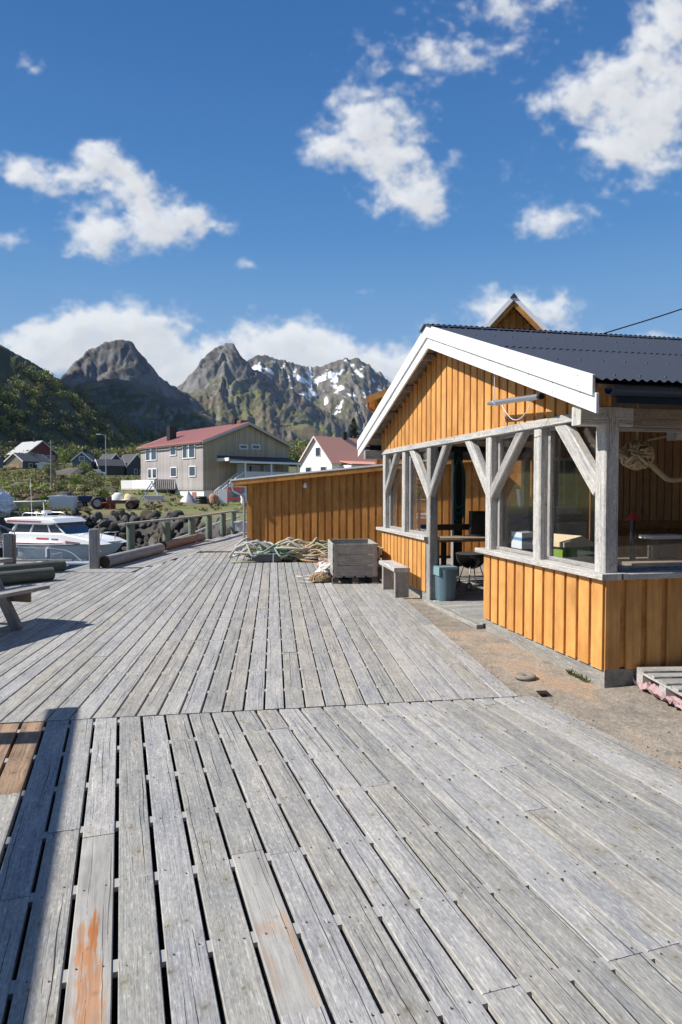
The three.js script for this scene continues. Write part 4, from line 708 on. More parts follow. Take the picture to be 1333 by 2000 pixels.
  // balcony on posts
  part(t, 'balcony_floor', boxG(2.5, .14, 9.4, -1.3, 1.45, -11.3), greyPanel); part(t, 'balcony_panel', boxG(.06, .98, 3.2, -2.52, 2.02, -14.35), std(.60, .60, .61, { roughness: .7 })); part(t, 'balcony_panel', boxG(.06, .98, 6.1, -2.52, 2.02, -9.65), plainWhite);
  for (let x = -2.45; x < -.1; x += .24) part(t, 'balcony_slat', boxG(.19, .95, .05, x + .06, 2.0, -6.6), gm[2]); part(t, 'balcony_rail', boxG(2.5, .08, .1, -1.25, 2.53, -6.6), gm[1]);
  for (const [x, z] of [[-2.4, -6.8], [-2.4, -9.5], [-2.4, -12.3], [-2.4, -15.8], [-.9, -6.8]]) part(t, 'balcony_post', boxG(.13, 1.7, .13, x, .55, z), gm[1]);
  part(t, 'basement_door', boxG(.06, 1.5, 1.1, .05, .65, -7.3), std(.05, .05, .055, { roughness: .6 })); part(t, 'basement_window', boxG(.06, .8, .9, .07, .75, -2.2), std(.35, .12, .10, { roughness: .7 }));
  // veranda on the gable side
  part(t, 'veranda_roof', shapeG([[0, 4.85], [2.4, 4.35], [2.4, 4.52], [0, 5.1]], 9.3), darkRoof).rotation.y = -Math.PI / 2; t.children.at(-1).position.set(11.0, 0, .03);
  part(t, 'veranda_fascia', boxG(.1, .34, 2.5, 1.66, 4.62, 1.25), plainWhite); part(t, 'veranda_fascia', boxG(9.2, .22, .07, 6.4, 4.36, 2.42), plainWhite);
  part(t, 'veranda_floor', boxG(7.2, .16, 2.2, 7.4, 2.42, 1.15), greyPanel); part(t, 'veranda_rail', boxG(7.2, .85, .06, 7.4, 2.95, 2.24), std(.62, .58, .58, { roughness: .8 }));
  for (const x of [3.85, 7.2, 10.8]) part(t, 'veranda_post', boxG(.16, 4.4, .16, x, 2.2, 2.2), plainWhite);
  part(t, 'veranda_door', boxG(.9, 1.75, .06, 4.6, 3.4, .06), plainWhite); for (const [x, w] of [[6.3, 1.5], [8.3, 1.2]]) win('g', x, 2.9, 4.1, w, 1);
  part(t, 'underfloor_wall', boxG(7.1, 2.3, .08, 7.4, 1.2, .4), std(.52, .50, .52, { roughness: .8 })); part(t, 'garage_door', boxG(2.6, 1.9, .06, 8.2, 1.0, .5), std(.50, .50, .53, { roughness: .5 }));
  // steps up to the veranda
  for (let k = 0; k < 10; k++) part(t, 'step', boxG(.30, .05, 1.1, .95 + k * .29, .55 + k * .2, 1.5), gm[2]);
  const st = [[.8, 1.25], [3.9, 3.45]]; for (const z of [.95, 2.05]) { part(t, 'stair_rail', rodG([st[0][0], st[0][1], z], [st[1][0], st[1][1], z], .06, 6), plainWhite); for (let k = 0; k < 14; k++) { const f = k / 13, x = lerp(.8, 3.8, f), y = lerp(.45, 2.55, f); part(t, 'stair_baluster', boxG(.09, .8, .05, x, y + .4, z), plainWhite); } }
  shadows(t);
}
house({ name: 'white_house', label: 'white wooden house with red-brown metal roof behind the ochre shed', pos: [-6.1, 2.2, -101], rot: -48 * D2R, w: 7.2, d: 13, e: 3.1, p: 6.8, wall: std(.84, .84, .84, { roughness: .8 }), roof: tileRed, trim: std(.70, .62, .62, { roughness: .7 }), wins: [['g', 4.2, 4.6, 1.0, 1.2], ['g', 2.0, 1.9, 1.2, 1.0], ['g', 5.4, 1.9, 1.2, 1.0]], chimney: [3.6, 5.5] });
{ const t = scene.children.at(-1); part(t, 'porch_roof', shapeG([[7.1, 3.15], [9.8, 2.7], [9.8, 2.8], [7.1, 3.3]], 9), tileRed).position.z = -10.5; part(t, 'porch_wall', boxG(2.2, 2.7, 8.6, 8.3, 1.3, -6), std(.84, .84, .84, { roughness: .8 })); }
house({ name: 'slate_house', label: 'dark slate-blue house between the grey house and the white house', pos: [-14.5, 3.0, -148], rot: 80 * D2R, w: 8, d: 9, e: 3.8, p: 6.9, wall: wallMat(.10, .12, .17), roof: std(.09, .10, .13, { roughness: .7 }), wins: [['l', 3, 2, 1.2, 1.2]] });
house({ name: 'black_garage', label: 'low black garage with white bargeboards and two small windows', pos: [-81.2, 5.3, -165], rot: -20 * D2R, w: 5.2, d: 8.6, e: 2.6, p: 4.4, wall: wallMat(.11, .12, .13), roof: std(.10, .10, .11, { roughness: .8 }), wins: [['r', 2.3, 1.5, .95, .9], ['r', 6.6, 1.4, .95, .8]] });
scene.children.at(-1).position.set(-80.6, 5.5, -163);
{ const t = scene.children.at(-1); part(t, 'gable_cladding', shapeG([[.1, 0], [5.1, 0], [5.1, 2.55], [2.6, 4.2], [.1, 2.55]], .04), wallMat(.33, .27, .20)).position.z = .01; part(t, 'garage_door', boxG(3.2, 1.8, .06, 2.6, .95, .07), wallMat(.45, .32, .18)); }
house({ name: 'red_house', label: 'dark red house with pale grey roof above the black garage', pos: [-89, 7.9, -192], rot: 52 * D2R, w: 9, d: 11, e: 3.6, p: 7.2, wall: wallMat(.22, .045, .04), roof: std(.40, .40, .41, { roughness: .7 }), wins: [['g', 6.2, 2.5, .9, 1.2], ['g', 7.9, 2.5, .8, 1.2]], trim: std(.6, .58, .58, { roughness: .7 }), chimney: [4.5, 4] });
house({ name: 'grey_blue_house', label: 'grey-blue house cut by the left frame edge', pos: [-91, 5.0, -165], rot: 20 * D2R, w: 7, d: 7, e: 4.4, p: 5.6, wall: wallMat(.14, .17, .22), roof: darkRoof });
house({ name: 'white_annex', label: 'small white building right of the black garage', pos: [-73.6, 5.4, -164], rot: 10 * D2R, w: 2.6, d: 3, e: 2.0, p: 2.3, wall: plainWhite, roof: std(.35, .35, .36, { roughness: .8 }) });
house({ name: 'blue_house', label: 'navy blue gabled house with white trim above the bright green bush', pos: [-61.5, 5.1, -155], rot: 10 * D2R, w: 4.2, d: 8, e: 2.9, p: 4.7, wall: wallMat(.11, .15, .24), roof: std(.10, .11, .14, { roughness: .7 }), wins: [['g', 2.1, 3.2, 1.1, .9], ['g', 3.0, 1.5, .8, .9]], chimney: [2.1, 4] });
house({ name: 'dark_annex', label: 'low dark annex joined to the right of the blue house', pos: [-57.4, 4.5, -158], rot: -60 * D2R, w: 5, d: 5.5, e: 2.2, p: 3.6, wall: wallMat(.06, .055, .055), roof: darkRoof });
for (let i = 0; i < 3; i++) house({ name: 'row_house', label: ['dark row house with white bargeboard nearest the street lamp', 'middle dark row house with white bargeboards', 'dark row house nearest the grey house'][i], pos: [-55.0 + i * 4.5, 4.2, -158 - i * 1.5], rot: 48 * D2R, w: 5.2, d: 5.2, e: 2.6, p: 5.4, wall: wallMat(.09, .095, .105), roof: darkRoof, group: 'row houses behind the retaining wall', wins: [['g', 2.4, 1.3, .7, 1.1], ['g', 3.9, 1.3, .7, 1.1]] });
solo('retaining_wall', 'long grey concrete retaining wall below the row houses', 'wall', boxG(14.5, 1.6, .4, -47.5, 3.5, -146, -.05), concrete);
{ const t = thing('parked_car', 'white car parked in front of the row houses', 'car', [-54.6, 4.3, -152], .3); part(t, 'body', shapeG([[-1.5, .3], [1.5, .3], [1.55, .75], [.9, .85], [.5, 1.3], [-.9, 1.3], [-1.35, .85], [-1.55, .7]], 1.5, .05), plainWhite); part(t, 'windows', boxG(1.5, .34, 1.52, -.2, 1.07, .75), darkGlass); for (const x of [-.95, .95]) for (const z of [0, 1.5]) { const w = part(t, 'wheel', cylG(.3, .3, .2, 12), black); w.rotation.x = Math.PI / 2; w.position.set(x, .3, z); } }
{ const t = thing('street_lamp', 'tall grey street lamp in front of the row houses', 'street lamp', [-38.2, 3.0, -110]); part(t, 'pole', cylG(.09, .06, 7.2, 8, 0, 3.6, 0), galv); part(t, 'arm', rodG([0, 7.15, 0], [-.9, 7.3, 0], .04, 6), galv); part(t, 'lamp_head', boxG(.7, .14, .3, -1.1, 7.3, 0), plainWhite); }
{ const t = thing('utility_pole', 'thin weathered pole standing on the knoll in front of the red house', 'pole', [-32.1, .1, -75]); part(t, 'pole', cylG(.11, .07, 6.8, 8, 0, 3.4, 0), greyWood); part(t, 'crossarm', boxG(.7, .08, .08, 0, 6.5, 0), greyWood); }
// ---------------------------------------------------------------- things on the far shore
{ const t = thing('tractor', 'old blue tractor parked on the grass left of the trailer', 'tractor', [-17.3, .12, -47], .12); part(t, 'body', merge([boxG(.85, .42, .5, -.45, .72, 0), boxG(.7, .3, .5, .3, .62, 0)]), std(.02, .035, .10, { roughness: .5 })); part(t, 'seat', merge([boxG(.3, .08, .35, .45, .95, 0), boxG(.06, .3, .35, .6, 1.1, 0)]), black); part(t, 'steering_wheel', (() => { const g = new THREE.TorusGeometry(.16, .015, 6, 14); g.rotateX(1.1); g.translate(.1, 1.12, 0); return g; })(), black); part(t, 'exhaust', cylG(.025, .025, .5, 6, -.5, 1.15, .1), black);
  for (const [x, r, z] of [[-.7, .3, .38], [-.7, .3, -.38], [.45, .44, .48], [.45, .44, -.48]]) { const w = part(t, 'wheel', (() => { const g = new THREE.TorusGeometry(r * .78, r * .24, 8, 20); g.translate(x, r, z); return g; })(), black); part(w, 'rim', (() => { const g = new THREE.CylinderGeometry(r * .6, r * .6, .12, 14); g.rotateX(Math.PI / 2); g.translate(x, r, z); return g; })(), std(.4, .38, .36, { roughness: .6 })); } }
{ const t = thing('farm_trailer', 'low dark red flatbed trailer behind the tractor', 'trailer', [-14.9, .12, -46.6], .05); part(t, 'bed', boxG(1.9, .22, 1.2, -.1, .52, 0), std(.09, .035, .03, { roughness: .8 })); part(t, 'drawbar', rodG([-1.05, .5, 0], [-1.7, .42, 0], .04, 6), std(.3, .05, .04, { roughness: .6 })); part(t, 'headboard', boxG(.05, .4, 1.0, -1.05, .7, 0), std(.35, .06, .05, { roughness: .6 })); for (const z of [.6, -.6]) { const w = part(t, 'wheel', (() => { const g = new THREE.TorusGeometry(.24, .09, 8, 18); g.translate(.5, .32, z); return g; })(), black); part(w, 'rim', (() => { const g = new THREE.CylinderGeometry(.2, .2, .1, 12); g.rotateX(Math.PI / 2); g.translate(.5, .32, z); return g; })(), std(.2, .1, .08)); } }
// clutter in front of the basement
const clutter = (name, label, cat, geo, mat, x, z, y = 0, ry = 0) => { const m = solo(name, label, cat, geo, mat, 'gear in front of the grey house'); m.position.set(x, .12 + y, z); m.rotation.y = ry; return m; };
seed = 1212;
clutter('fish_tub', 'grey-white fish tub at the left of the gear', 'tub', merge([boxG(1.5, .75, 1.1, 0, .4, 0), boxG(1.58, .08, 1.18, 0, .79, 0)]), std(.62, .58, .56, { roughness: .7 }), -16.6, -60);
clutter('plastic_sack', 'large white plastic sack beside the grey-white tub', 'sack', jitter(new THREE.IcosahedronGeometry(.65, 3), .18, 2.2), std(.75, .75, .75, { roughness: .8 }), -20.2, -61, .35);
clutter('net_heap', 'pale yellow net heap near the balcony posts', 'net', jitter(new THREE.IcosahedronGeometry(.7, 3), .25, 3), std(.62, .52, .33, { roughness: 1 }), -18.9, -60.5, .2);
clutter('tarpaulin', 'pale tarpaulin draped over gear below the grey wall', 'tarpaulin', jitter(new THREE.ConeGeometry(1.1, 1.4, 9, 4), .14, 2), std(.55, .53, .55, { roughness: .9 }), -13.9, -61.5, .5);
clutter('tyre_stack', 'black tyre heap right of the pale tarpaulin', 'tyres', merge([0, .22, .44].map((y) => { const g = new THREE.TorusGeometry(.4, .14, 8, 16); g.rotateX(Math.PI / 2); g.translate(0, y + .15, 0); return g; })), black, -12.6, -61);
clutter('crab_pot', 'orange-brown crab pots by the basement wall', 'crab pot', jitter(new THREE.IcosahedronGeometry(.55, 3), .3, 3), std(.42, .22, .12, { roughness: 1 }), -11.6, -61.2, .3);
clutter('freezer', 'upright white freezer by the basement wall', 'freezer', merge([boxG(.75, 1.35, .7, 0, .7, 0)]), plainWhite, -10.7, -61.5);
clutter('toy_slide', 'red and white plastic play set by the house corner', 'play set', merge([boxG(.09, 1.9, .09, -.6, .95, .3), boxG(.09, 1.9, .09, .6, .95, .3), boxG(1.3, .3, .1, 0, 1.4, .3), boxG(1.2, .25, .1, 0, .5, .3)]), std(.55, .07, .08, { roughness: .6 }), -9.6, -61.4);
clutter('white_drum', 'white drum beside the red play set', 'drum', cylG(.36, .36, .95, 14, 0, .48, 0), plainWhite, -8.8, -61.3);
clutter('ladder_frame', 'leaning blue-green ladder frame against the balcony', 'ladder', merge([rodG([-.9, 0, 0], [.5, 2.1, -.3], .05), rodG([-.5, 0, .5], [.9, 2.1, .2], .05), ...[.25, .5, .75].map((f) => rodG([lerp(-.9, .5, f), 2.1 * f, -.3 * f], [lerp(-.5, .9, f), 2.1 * f, lerp(.5, .2, f)], .035))]), std(.10, .18, .20, { roughness: .6 }), -17.7, -61.5);
clutter('white_plank', 'white plank leaning by the ladder frame', 'plank', rodG([.6, 0, 0], [-.5, 2.1, 0], .07, 4), plainWhite, -16.7, -61.2);
clutter('red_cans', 'red jerry cans in the grass beside the trailer', 'jerry can', merge([boxG(.32, .42, .22, 0, .22, 0), boxG(.32, .42, .22, .42, .22, .05), boxG(.12, .06, .05, 0, .46, 0), boxG(.12, .06, .05, .42, .46, .05)]), std(.40, .05, .04, { roughness: .5 }), -16.4, -47.4);
// white storage box, skiff, wrapped bundle
{ const t = thing('storage_box', 'white insulated storage box with open lid behind the skiff', 'box', [-18.7, .1, -45.5], .1); part(t, 'box', boxG(1.55, .95, 1.0, 0, .48, 0), std(.66, .68, .70, { roughness: .6 })); part(t, 'lid', boxG(1.0, .06, 1.0, -.35, 1.0, -.1), plainWhite).rotation.z = .08; part(t, 'skid', boxG(1.5, .1, .9, 0, .0, 0), greyWood); }
function hullG(L, B, H, rake, n = 18, m = 10) { // open hull surface: x forward, keel at y = 0
  const P = [], I = []; for (let i = 0; i <= n; i++) { const f = i / n, w = B / 2 * Math.pow(1 - Math.pow(Math.max(0, f - .25) / .75, 2.2), .75) * (f < .25 ? lerp(.88, 1, f / .25) : 1), keel = H * .75 * Math.pow(Math.max(0, (f - .55) / .45), 2.2), sheer = H * (1 + .10 * f * f), x0 = lerp(-L / 2, L / 2 - rake, f); for (let j = 0; j <= m; j++) { const a = (j / m) * 2 - 1, s = Math.sign(a), q = Math.abs(a), yy = keel + (sheer - keel) * Math.pow(q, 1.6), ww = w * Math.pow(q, .55); P.push(x0 + rake * f * Math.pow((yy) / H, 1.2), yy, s * ww); } }
  for (let i = 0; i < n; i++) for (let j = 0; j < m; j++) { const a = i * (m + 1) + j; I.push(a, a + m + 1, a + 1, a + 1, a + m + 1, a + m + 2); }
  const base = 0; for (let j = 1; j < m; j++) I.push(base, base + j, base + j + 1); // transom
  const g = new THREE.BufferGeometry(); g.setAttribute('position', new THREE.Float32BufferAttribute(P, 3)); g.setIndex(I); g.computeVertexNormals(); return g;
}
const gel = std(.88, .88, .88, { roughness: .22, side: THREE.DoubleSide }), gelGrey = std(.52, .54, .50, { roughness: .45, side: THREE.DoubleSide });
{ const t = thing('skiff', 'small pale open skiff laid up on the shore', 'boat', [-20.9, .05, -44.2], -.02); part(t, 'hull', hullG(3.4, 1.3, .62, .5), gelGrey); part(t, 'gunwale', merge([tubeG([[-1.7, .64, -.6], [-.4, .65, -.66], [.7, .66, -.55], [1.6, .69, -.1]], .035, 20, 5), tubeG([[-1.7, .64, .6], [-.4, .65, .66], [.7, .66, .55], [1.6, .69, .1]], .035, 20, 5)]), plainWhite); for (const x of [-.9, .2]) part(t, 'thwart', boxG(.24, .04, 1.16, x, .48, 0), greyWood); part(t, 'outboard', boxG(.2, .36, .24, -1.0, .78, .1), black); part(t, 'cradle', boxG(2.4, .16, .3, -.2, .02, 0), darkWood); }
{ const t = thing('wrapped_bundle', 'big bundle wrapped in crumpled white plastic at the left frame edge', 'bundle', [-21.2, .05, -41.2], .2); for (const [x, y, s] of [[-.7, .75, 1.0], [.45, .55, .72], [-.1, 1.15, .62], [-1.6, .7, .9]]) { const g = jitter(new THREE.IcosahedronGeometry(s, 12), .22, 2.6 / s); jitterFine(g, s); const m = part(t, 'plastic_sack', g, std(.70, .72, .76, { roughness: .45 })); m.position.set(x, y, 0); m.rotation.y = x * 3; } part(t, 'net_fence', merge([rodG([-2.2, .9, .9], [1.2, .75, 1.0], .02), rodG([-2.2, .45, .9], [1.2, .38, 1.0], .02), ...[-2, -1.2, -.4, .4, 1.15].map((x) => rodG([x, -.2, .92], [x, .88, .92], .02))]), galv); }
function jitterFine(g, s) { const p = g.attributes.position; for (let i = 0; i < p.count; i++) { const x = p.getX(i), y = p.getY(i), z = p.getZ(i), k = 1 + .34 * (ridged(x * 3 / s + z * 2 / s, y * 3 / s - z * 2, 4) - .6); p.setXYZ(i, x * k, y * k, z * k); } g.computeVertexNormals(); }
// ---------------------------------------------------------------- motor cruiser at the pontoon
{
  const t = thing('cabin_cruiser', 'white cabin cruiser with red stripes moored beside the pontoon', 'boat', [-13.62, -2.42, -33.4], -.36);
  const hull = part(t, 'hull', hullG(6.7, 2.5, 1.30, 1.05, 26, 14), gel); void hull;
  part(t, 'rub_rail', merge([tubeG([[-3.3, 1.24, 1.13], [-1.6, 1.26, 1.26], [.2, 1.29, 1.24], [1.9, 1.36, .83], [3.3, 1.46, .06]], .035, 30, 6), tubeG([[-3.3, 1.24, -1.13], [-1.6, 1.26, -1.26], [.2, 1.29, -1.24], [1.9, 1.36, -.83], [3.3, 1.46, -.06]], .035, 30, 6)]), std(.16, .17, .19, { roughness: .4 }));
  part(t, 'red_stripe', tubeG([[-3.3, 1.33, 1.12], [-1.6, 1.35, 1.24], [.2, 1.38, 1.20], [1.0, 1.40, 1.04]], .022, 30, 5), std(.42, .05, .06, { roughness: .4 }));
  const deckPts = [[-3.32, -1.12], [-1.5, -1.22], [.3, -1.18], [1.9, -.78], [3.25, 0], [1.9, .78], [.3, 1.18], [-1.5, 1.22], [-3.32, 1.12]]; const dg = shapeG(deckPts, .03); dg.rotateX(Math.PI / 2); part(t, 'deck', dg, gel).position.y = 1.36;
  // superstructure: side profile extruded across
  const trunk = shapeG([[-2.9, 1.3], [2.95, 1.38], [2.4, 1.52], [1.05, 1.72], [.62, 1.80], [-2.62, 1.78]], 1.9, .06); trunk.translate(0, 0, -.95); part(t, 'cabin_base', trunk, gel);
  for (const sd of [-1, 1]) {
    const zz = sd * .93; const pil = (a, b, w) => part(t, 'pillar', (() => { const g = rodG([a[0], a[1], zz], [b[0], b[1], zz * .95], w, 5); return g; })(), gel);
    pil([-2.55, 1.74], [-2.15, 2.36], .075); pil([-1.35, 1.76], [-1.1, 2.36], .06); pil([-.05, 1.78], [-.32, 2.36], .05); pil([.9, 1.74], [.12, 2.34], .04);
    part(t, 'side_window', shapeG([[-2.40, 1.80], [-1.42, 1.82], [-1.2, 2.33], [-2.05, 2.33]], .02), darkGlass).position.z = zz * .97; part(t, 'side_window', shapeG([[-1.28, 1.82], [-.12, 1.84], [-.36, 2.33], [-1.05, 2.33]], .02), darkGlass).position.z = zz * .97; part(t, 'side_window', shapeG([[.02, 1.84], [.78, 1.80], [.12, 2.30], [-.24, 2.33]], .02), darkGlass).position.z = zz * .97;
    part(t, 'hull_window', shapeG([[.9, 1.50], [1.75, 1.44], [1.7, 1.36], [.9, 1.40]], .015), std(.20, .13, .14, { roughness: .3 })).position.z = sd * 1.02 - .007; part(t, 'side_marking', boxG(.75, .075, .012, -.5, 1.57, sd * 1.02), std(.42, .06, .07, { roughness: .5 })); part(t, 'side_marking', boxG(.4, .06, .012, .25, 1.555, sd * 1.02), std(.16, .10, .11, { roughness: .5 }));
  }
  const ws = part(t, 'windscreen', new THREE.PlaneGeometry(.98, 1.78), darkGlass); ws.rotation.set(-Math.PI / 2, 0, 0); ws.rotation.order = 'YXZ'; ws.geometry.dispose(); const wg = shapeG([[0, 0], [.93, 0], [.93, .025], [0, .025]], 1.8); wg.translate(0, 0, -.9); ws.geometry = wg; ws.rotation.set(0, 0, -.65); ws.position.set(.16, 2.34, 0);
  const roof = shapeG([[-2.75, 2.36], [-2.3, 2.32], [.05, 2.32], [.32, 2.36], [.1, 2.47], [-1.0, 2.53], [-2.2, 2.52], [-2.82, 2.47]], 2.0, .07); roof.translate(0, 0, -1.0); part(t, 'roof', roof, gel);
  part(t, 'roof_stripe', merge([shapeG([[-2.72, 2.37], [-.55, 2.36], [-.5, 2.42], [-2.6, 2.44]], .012).translate(0, 0, 1.073), shapeG([[-2.72, 2.37], [-.55, 2.36], [-.5, 2.42], [-2.6, 2.44]], .012).translate(0, 0, -1.085)]), std(.42, .06, .07, { roughness: .4 }));
  part(t, 'radar', merge([cylG(.24, .22, .14, 18, -1.2, 2.82, 0), cylG(.04, .04, .25, 8, -1.2, 2.65, 0)]), gel); part(t, 'search_light', merge([cylG(.08, .08, .14, 10, -1.75, 2.78, .1), cylG(.02, .02, .2, 6, -1.75, 2.62, .1)]), gel); part(t, 'roof_rail', merge([tubeG([[-2.1, 2.54, .7], [-2.0, 2.75, .7], [-1.5, 2.78, .7], [-.7, 2.72, .7], [-.6, 2.54, .7]], .02, 24, 5), tubeG([[-2.1, 2.54, -.7], [-2.0, 2.75, -.7], [-1.5, 2.78, -.7], [-.7, 2.72, -.7], [-.6, 2.54, -.7]], .02, 24, 5)]), steel); part(t, 'mast', rodG([-1.5, 2.5, -.2], [-1.6, 3.3, -.2], .02), plainWhite); part(t, 'antenna', rodG([-1.95, 2.5, .2], [-2.0, 4.5, .2], .012), plainWhite);
  part(t, 'bow_rail', merge([tubeG([[1.2, 1.5, .85], [1.6, 1.78, .82], [2.5, 1.86, .5], [3.2, 1.95, .05], [2.5, 1.86, -.5], [1.6, 1.78, -.82], [1.2, 1.5, -.85]], .018, 40, 5), rodG([2.5, 1.4, .5], [2.6, 1.86, .48], .014), rodG([2.5, 1.4, -.5], [2.6, 1.86, -.48], .014), rodG([3.0, 1.4, .1], [3.15, 1.93, .1], .014)]), steel);
  for (const [x, z] of [[-1.9, 1.30], [.1, 1.30]]) part(t, 'fender', merge([(() => { const g = new THREE.CapsuleGeometry(.1, .34, 6, 12); g.translate(x, .92, z); return g; })(), rodG([x, 1.18, z], [x, 1.42, z - .1], .01, 5)]), std(.62, .62, .66, { roughness: .5 })); part(t, 'mooring_line', tubeG([[2.6, 1.48, .3], [2.9, 1.0, 1.0], [3.0, .75, 1.8]], .014, 16, 5), std(.5, .46, .36, { roughness: 1 }));
  part(t, 'boot_stripe', tubeG([[-3.3, .55, .98], [-1.6, .52, 1.10], [.2, .54, 1.05], [1.9, .62, .62]], .02, 30, 5), std(.30, .33, .36, { roughness: .4 }));
}
// floating pontoon and gangway
{
  const t = thing('floating_pontoon', 'plank-topped floating pontoon with grey float beside the cruiser', 'pontoon', [0, 0, 0]); seed = 31;
  for (let k = 0; k < 30; k++) beam(t, 'deck_plank', [woodMats[2], woodMats[5], greyWood][k % 3], [-19 + k * .235, -1.62, -29.3], [-19 + k * .235, -1.62, -25.8], .22, .04);
  part(t, 'float', boxG(8.2, .5, 3.3, -15.6, -1.92, -27.5), std(.28, .30, .34, { roughness: .6 })); part(t, 'end_float', merge([boxG(2.5, .42, .9, -11.0, -1.84, -29.0), boxG(2.6, .06, 1.0, -11.0, -1.62, -29.0)]), std(.32, .36, .42, { roughness: .5 })); part(t, 'edge_beam', boxG(7.4, .12, .12, -15.4, -1.58, -29.35), greyWood);
  part(t, 'cleat_arm', merge([rodG([-11.9, -1.6, -28.7], [-11.9, -1.15, -28.7], .02), rodG([-11.9, -1.15, -28.7], [-12.3, -1.22, -28.6], .02)]), galv); part(t, 'mooring_line', tubeG([[-16.8, -1.1, -31.8], [-14.5, -1.13, -30.9], [-12.2, -1.2, -30], [-11.2, -1.55, -29.1]], .015, 24, 5), std(.25, .27, .3));
  const b = solo('mooring_buoy', 'white and black buoy lying at the quay edge behind the logs', 'buoy', merge([(() => { const g = new THREE.SphereGeometry(.16, 16, 12); g.scale(1.5, 1, 1); return g; })()]), plainWhite); b.position.set(-5.85, .02, -13.0); b.rotation.z = .25; const cap = part(b, 'buoy_cap', (() => { const g = new THREE.SphereGeometry(.12, 12, 10); g.translate(.19, .02, 0); return g; })(), black); void cap;
  const g = thing('gangway', 'aluminium gangway with handrails sloping down at the left frame edge', 'gangway', [0, 0, 0]);
  const A = [-12.6, .15, -22.5], B = [-11.55, -.55, -23.4]; beam(g, 'walkway', std(.03, .03, .033, { roughness: .8 }), [A[0], A[1] - .25, A[2]], [B[0], B[1] - .2, B[2]], .9, .3);
  for (const o of [-.45, .45]) part(g, 'handrail', merge([rodG([A[0], A[1] + .62, A[2] + o], [B[0], B[1] + .6, B[2] + o], .03), rodG([A[0], A[1] + .32, A[2] + o], [B[0], B[1] + .3, B[2] + o], .02), ...[0, .33, .66, 1].map((f) => rodG([lerp(A[0], B[0], f), lerp(A[1], B[1], f) - .05, lerp(A[2], B[2], f) + o], [lerp(A[0], B[0], f), lerp(A[1], B[1], f) + .61, lerp(A[2], B[2], f) + o], .02))]), std(.5, .5, .52, { roughness: .4, metalness: .6 }));
}
// ---------------------------------------------------------------- quay furniture
function logG(r, L, sd) { seed = sd; const g = new THREE.CylinderGeometry(r * .96, r, L, 18, 10); g.rotateX(Math.PI / 2); g.translate(0, 0, L / 2); const p = g.attributes.position, uv = g.attributes.uv; for (let i = 0; i < p.count; i++) { const x = p.getX(i), y = p.getY(i), z = p.getZ(i), k = 1 + .05 * (vn(z * 1.7 + sd, Math.atan2(y, x) * 1.2) - .5) + .02 * (vn(z * 6, Math.atan2(y, x) * 5 + sd) - .5); p.setXYZ(i, x * k, y * k, z); if (i < 19 * 11) uv.setXY(i, uv.getX(i) * 2 * Math.PI * r / WOODW, z / WOODL); else uv.setXY(i, (x / r * .06 + .075) / WOODW, y / r * .01); } g.computeVertexNormals(); return g; }
function log(label, a, b, r, mat, sd, group, endMat) { const A = V(...a), B = V(...b), L = A.distanceTo(B), m = thing('timber_log', label, 'log', a, 0, group); aim(m, A, B); part(m, 'trunk', logG(r, L, sd), mat); if (endMat) part(m, 'cut_end', (() => { const g = new THREE.CircleGeometry(r * .93, 18); g.rotateY(Math.PI); g.translate(0, 0, -.003); return g; })(), endMat); return m; }
const logWood = std(.24, .27, .235, { map: woodMap, bumpMap: woodBump, bumpScale: .006, roughness: .95 });
const endGrain = std(.16, .115, .08, { roughness: 1, map: greyConcMap });
log('thick grey log lying along the quay edge right of the square post', [-4.72, .12, -13.45], [-4.42, .13, -16.5], .125, greyWood, 3, 'edge logs', endGrain);
log('shorter log lying on the jetty below the railing', [-4.55, .12, -17.2], [-4.26, .12, -20.6], .12, brownWood, 4, 'edge logs', endGrain);
log('nearest of the three round logs behind the picnic table', [-6.35, .115, -10.1], [-5.02, .115, -11.7], .115, logWood, 5, 'logs behind the picnic table', endGrain);
log('middle log of the three behind the picnic table', [-7.0, .11, -11.0], [-5.33, .115, -12.95], .11, logWood, 6, 'logs behind the picnic table', endGrain);
log('farthest and shortest of the three logs behind the picnic table', [-7.3, .10, -11.4], [-6.48, .10, -12.5], .10, logWood, 7, 'logs behind the picnic table', endGrain);
{ const t = thing('mooring_post', 'square grey mooring post with weathered top at the quay corner', 'post', [-4.9, 0, -13.4], .12); beam(t, 'post', greyWood, [0, -.6, 0], [0, .76, 0], .18, .18, [0, 0, 1], { c: .012 }); beam(t, 'cap', woodMats[1], [0, .76, 0], [0, .785, 0], .172, .172, [0, 0, 1], { c: .02 }); }
{ const t = thing('mooring_post', 'grey mooring post behind the picnic table at the left frame edge', 'post', [-6.42, 0, -13.0], .3); beam(t, 'post', woodMats[5], [0, -.6, 0], [0, .72, 0], .16, .16, [0, 0, 1], { c: .012 }); beam(t, 'side_plank', brownWood, [.105, -.5, -.02], [.105, .7, -.02], .05, .14, [0, 0, 1]); }
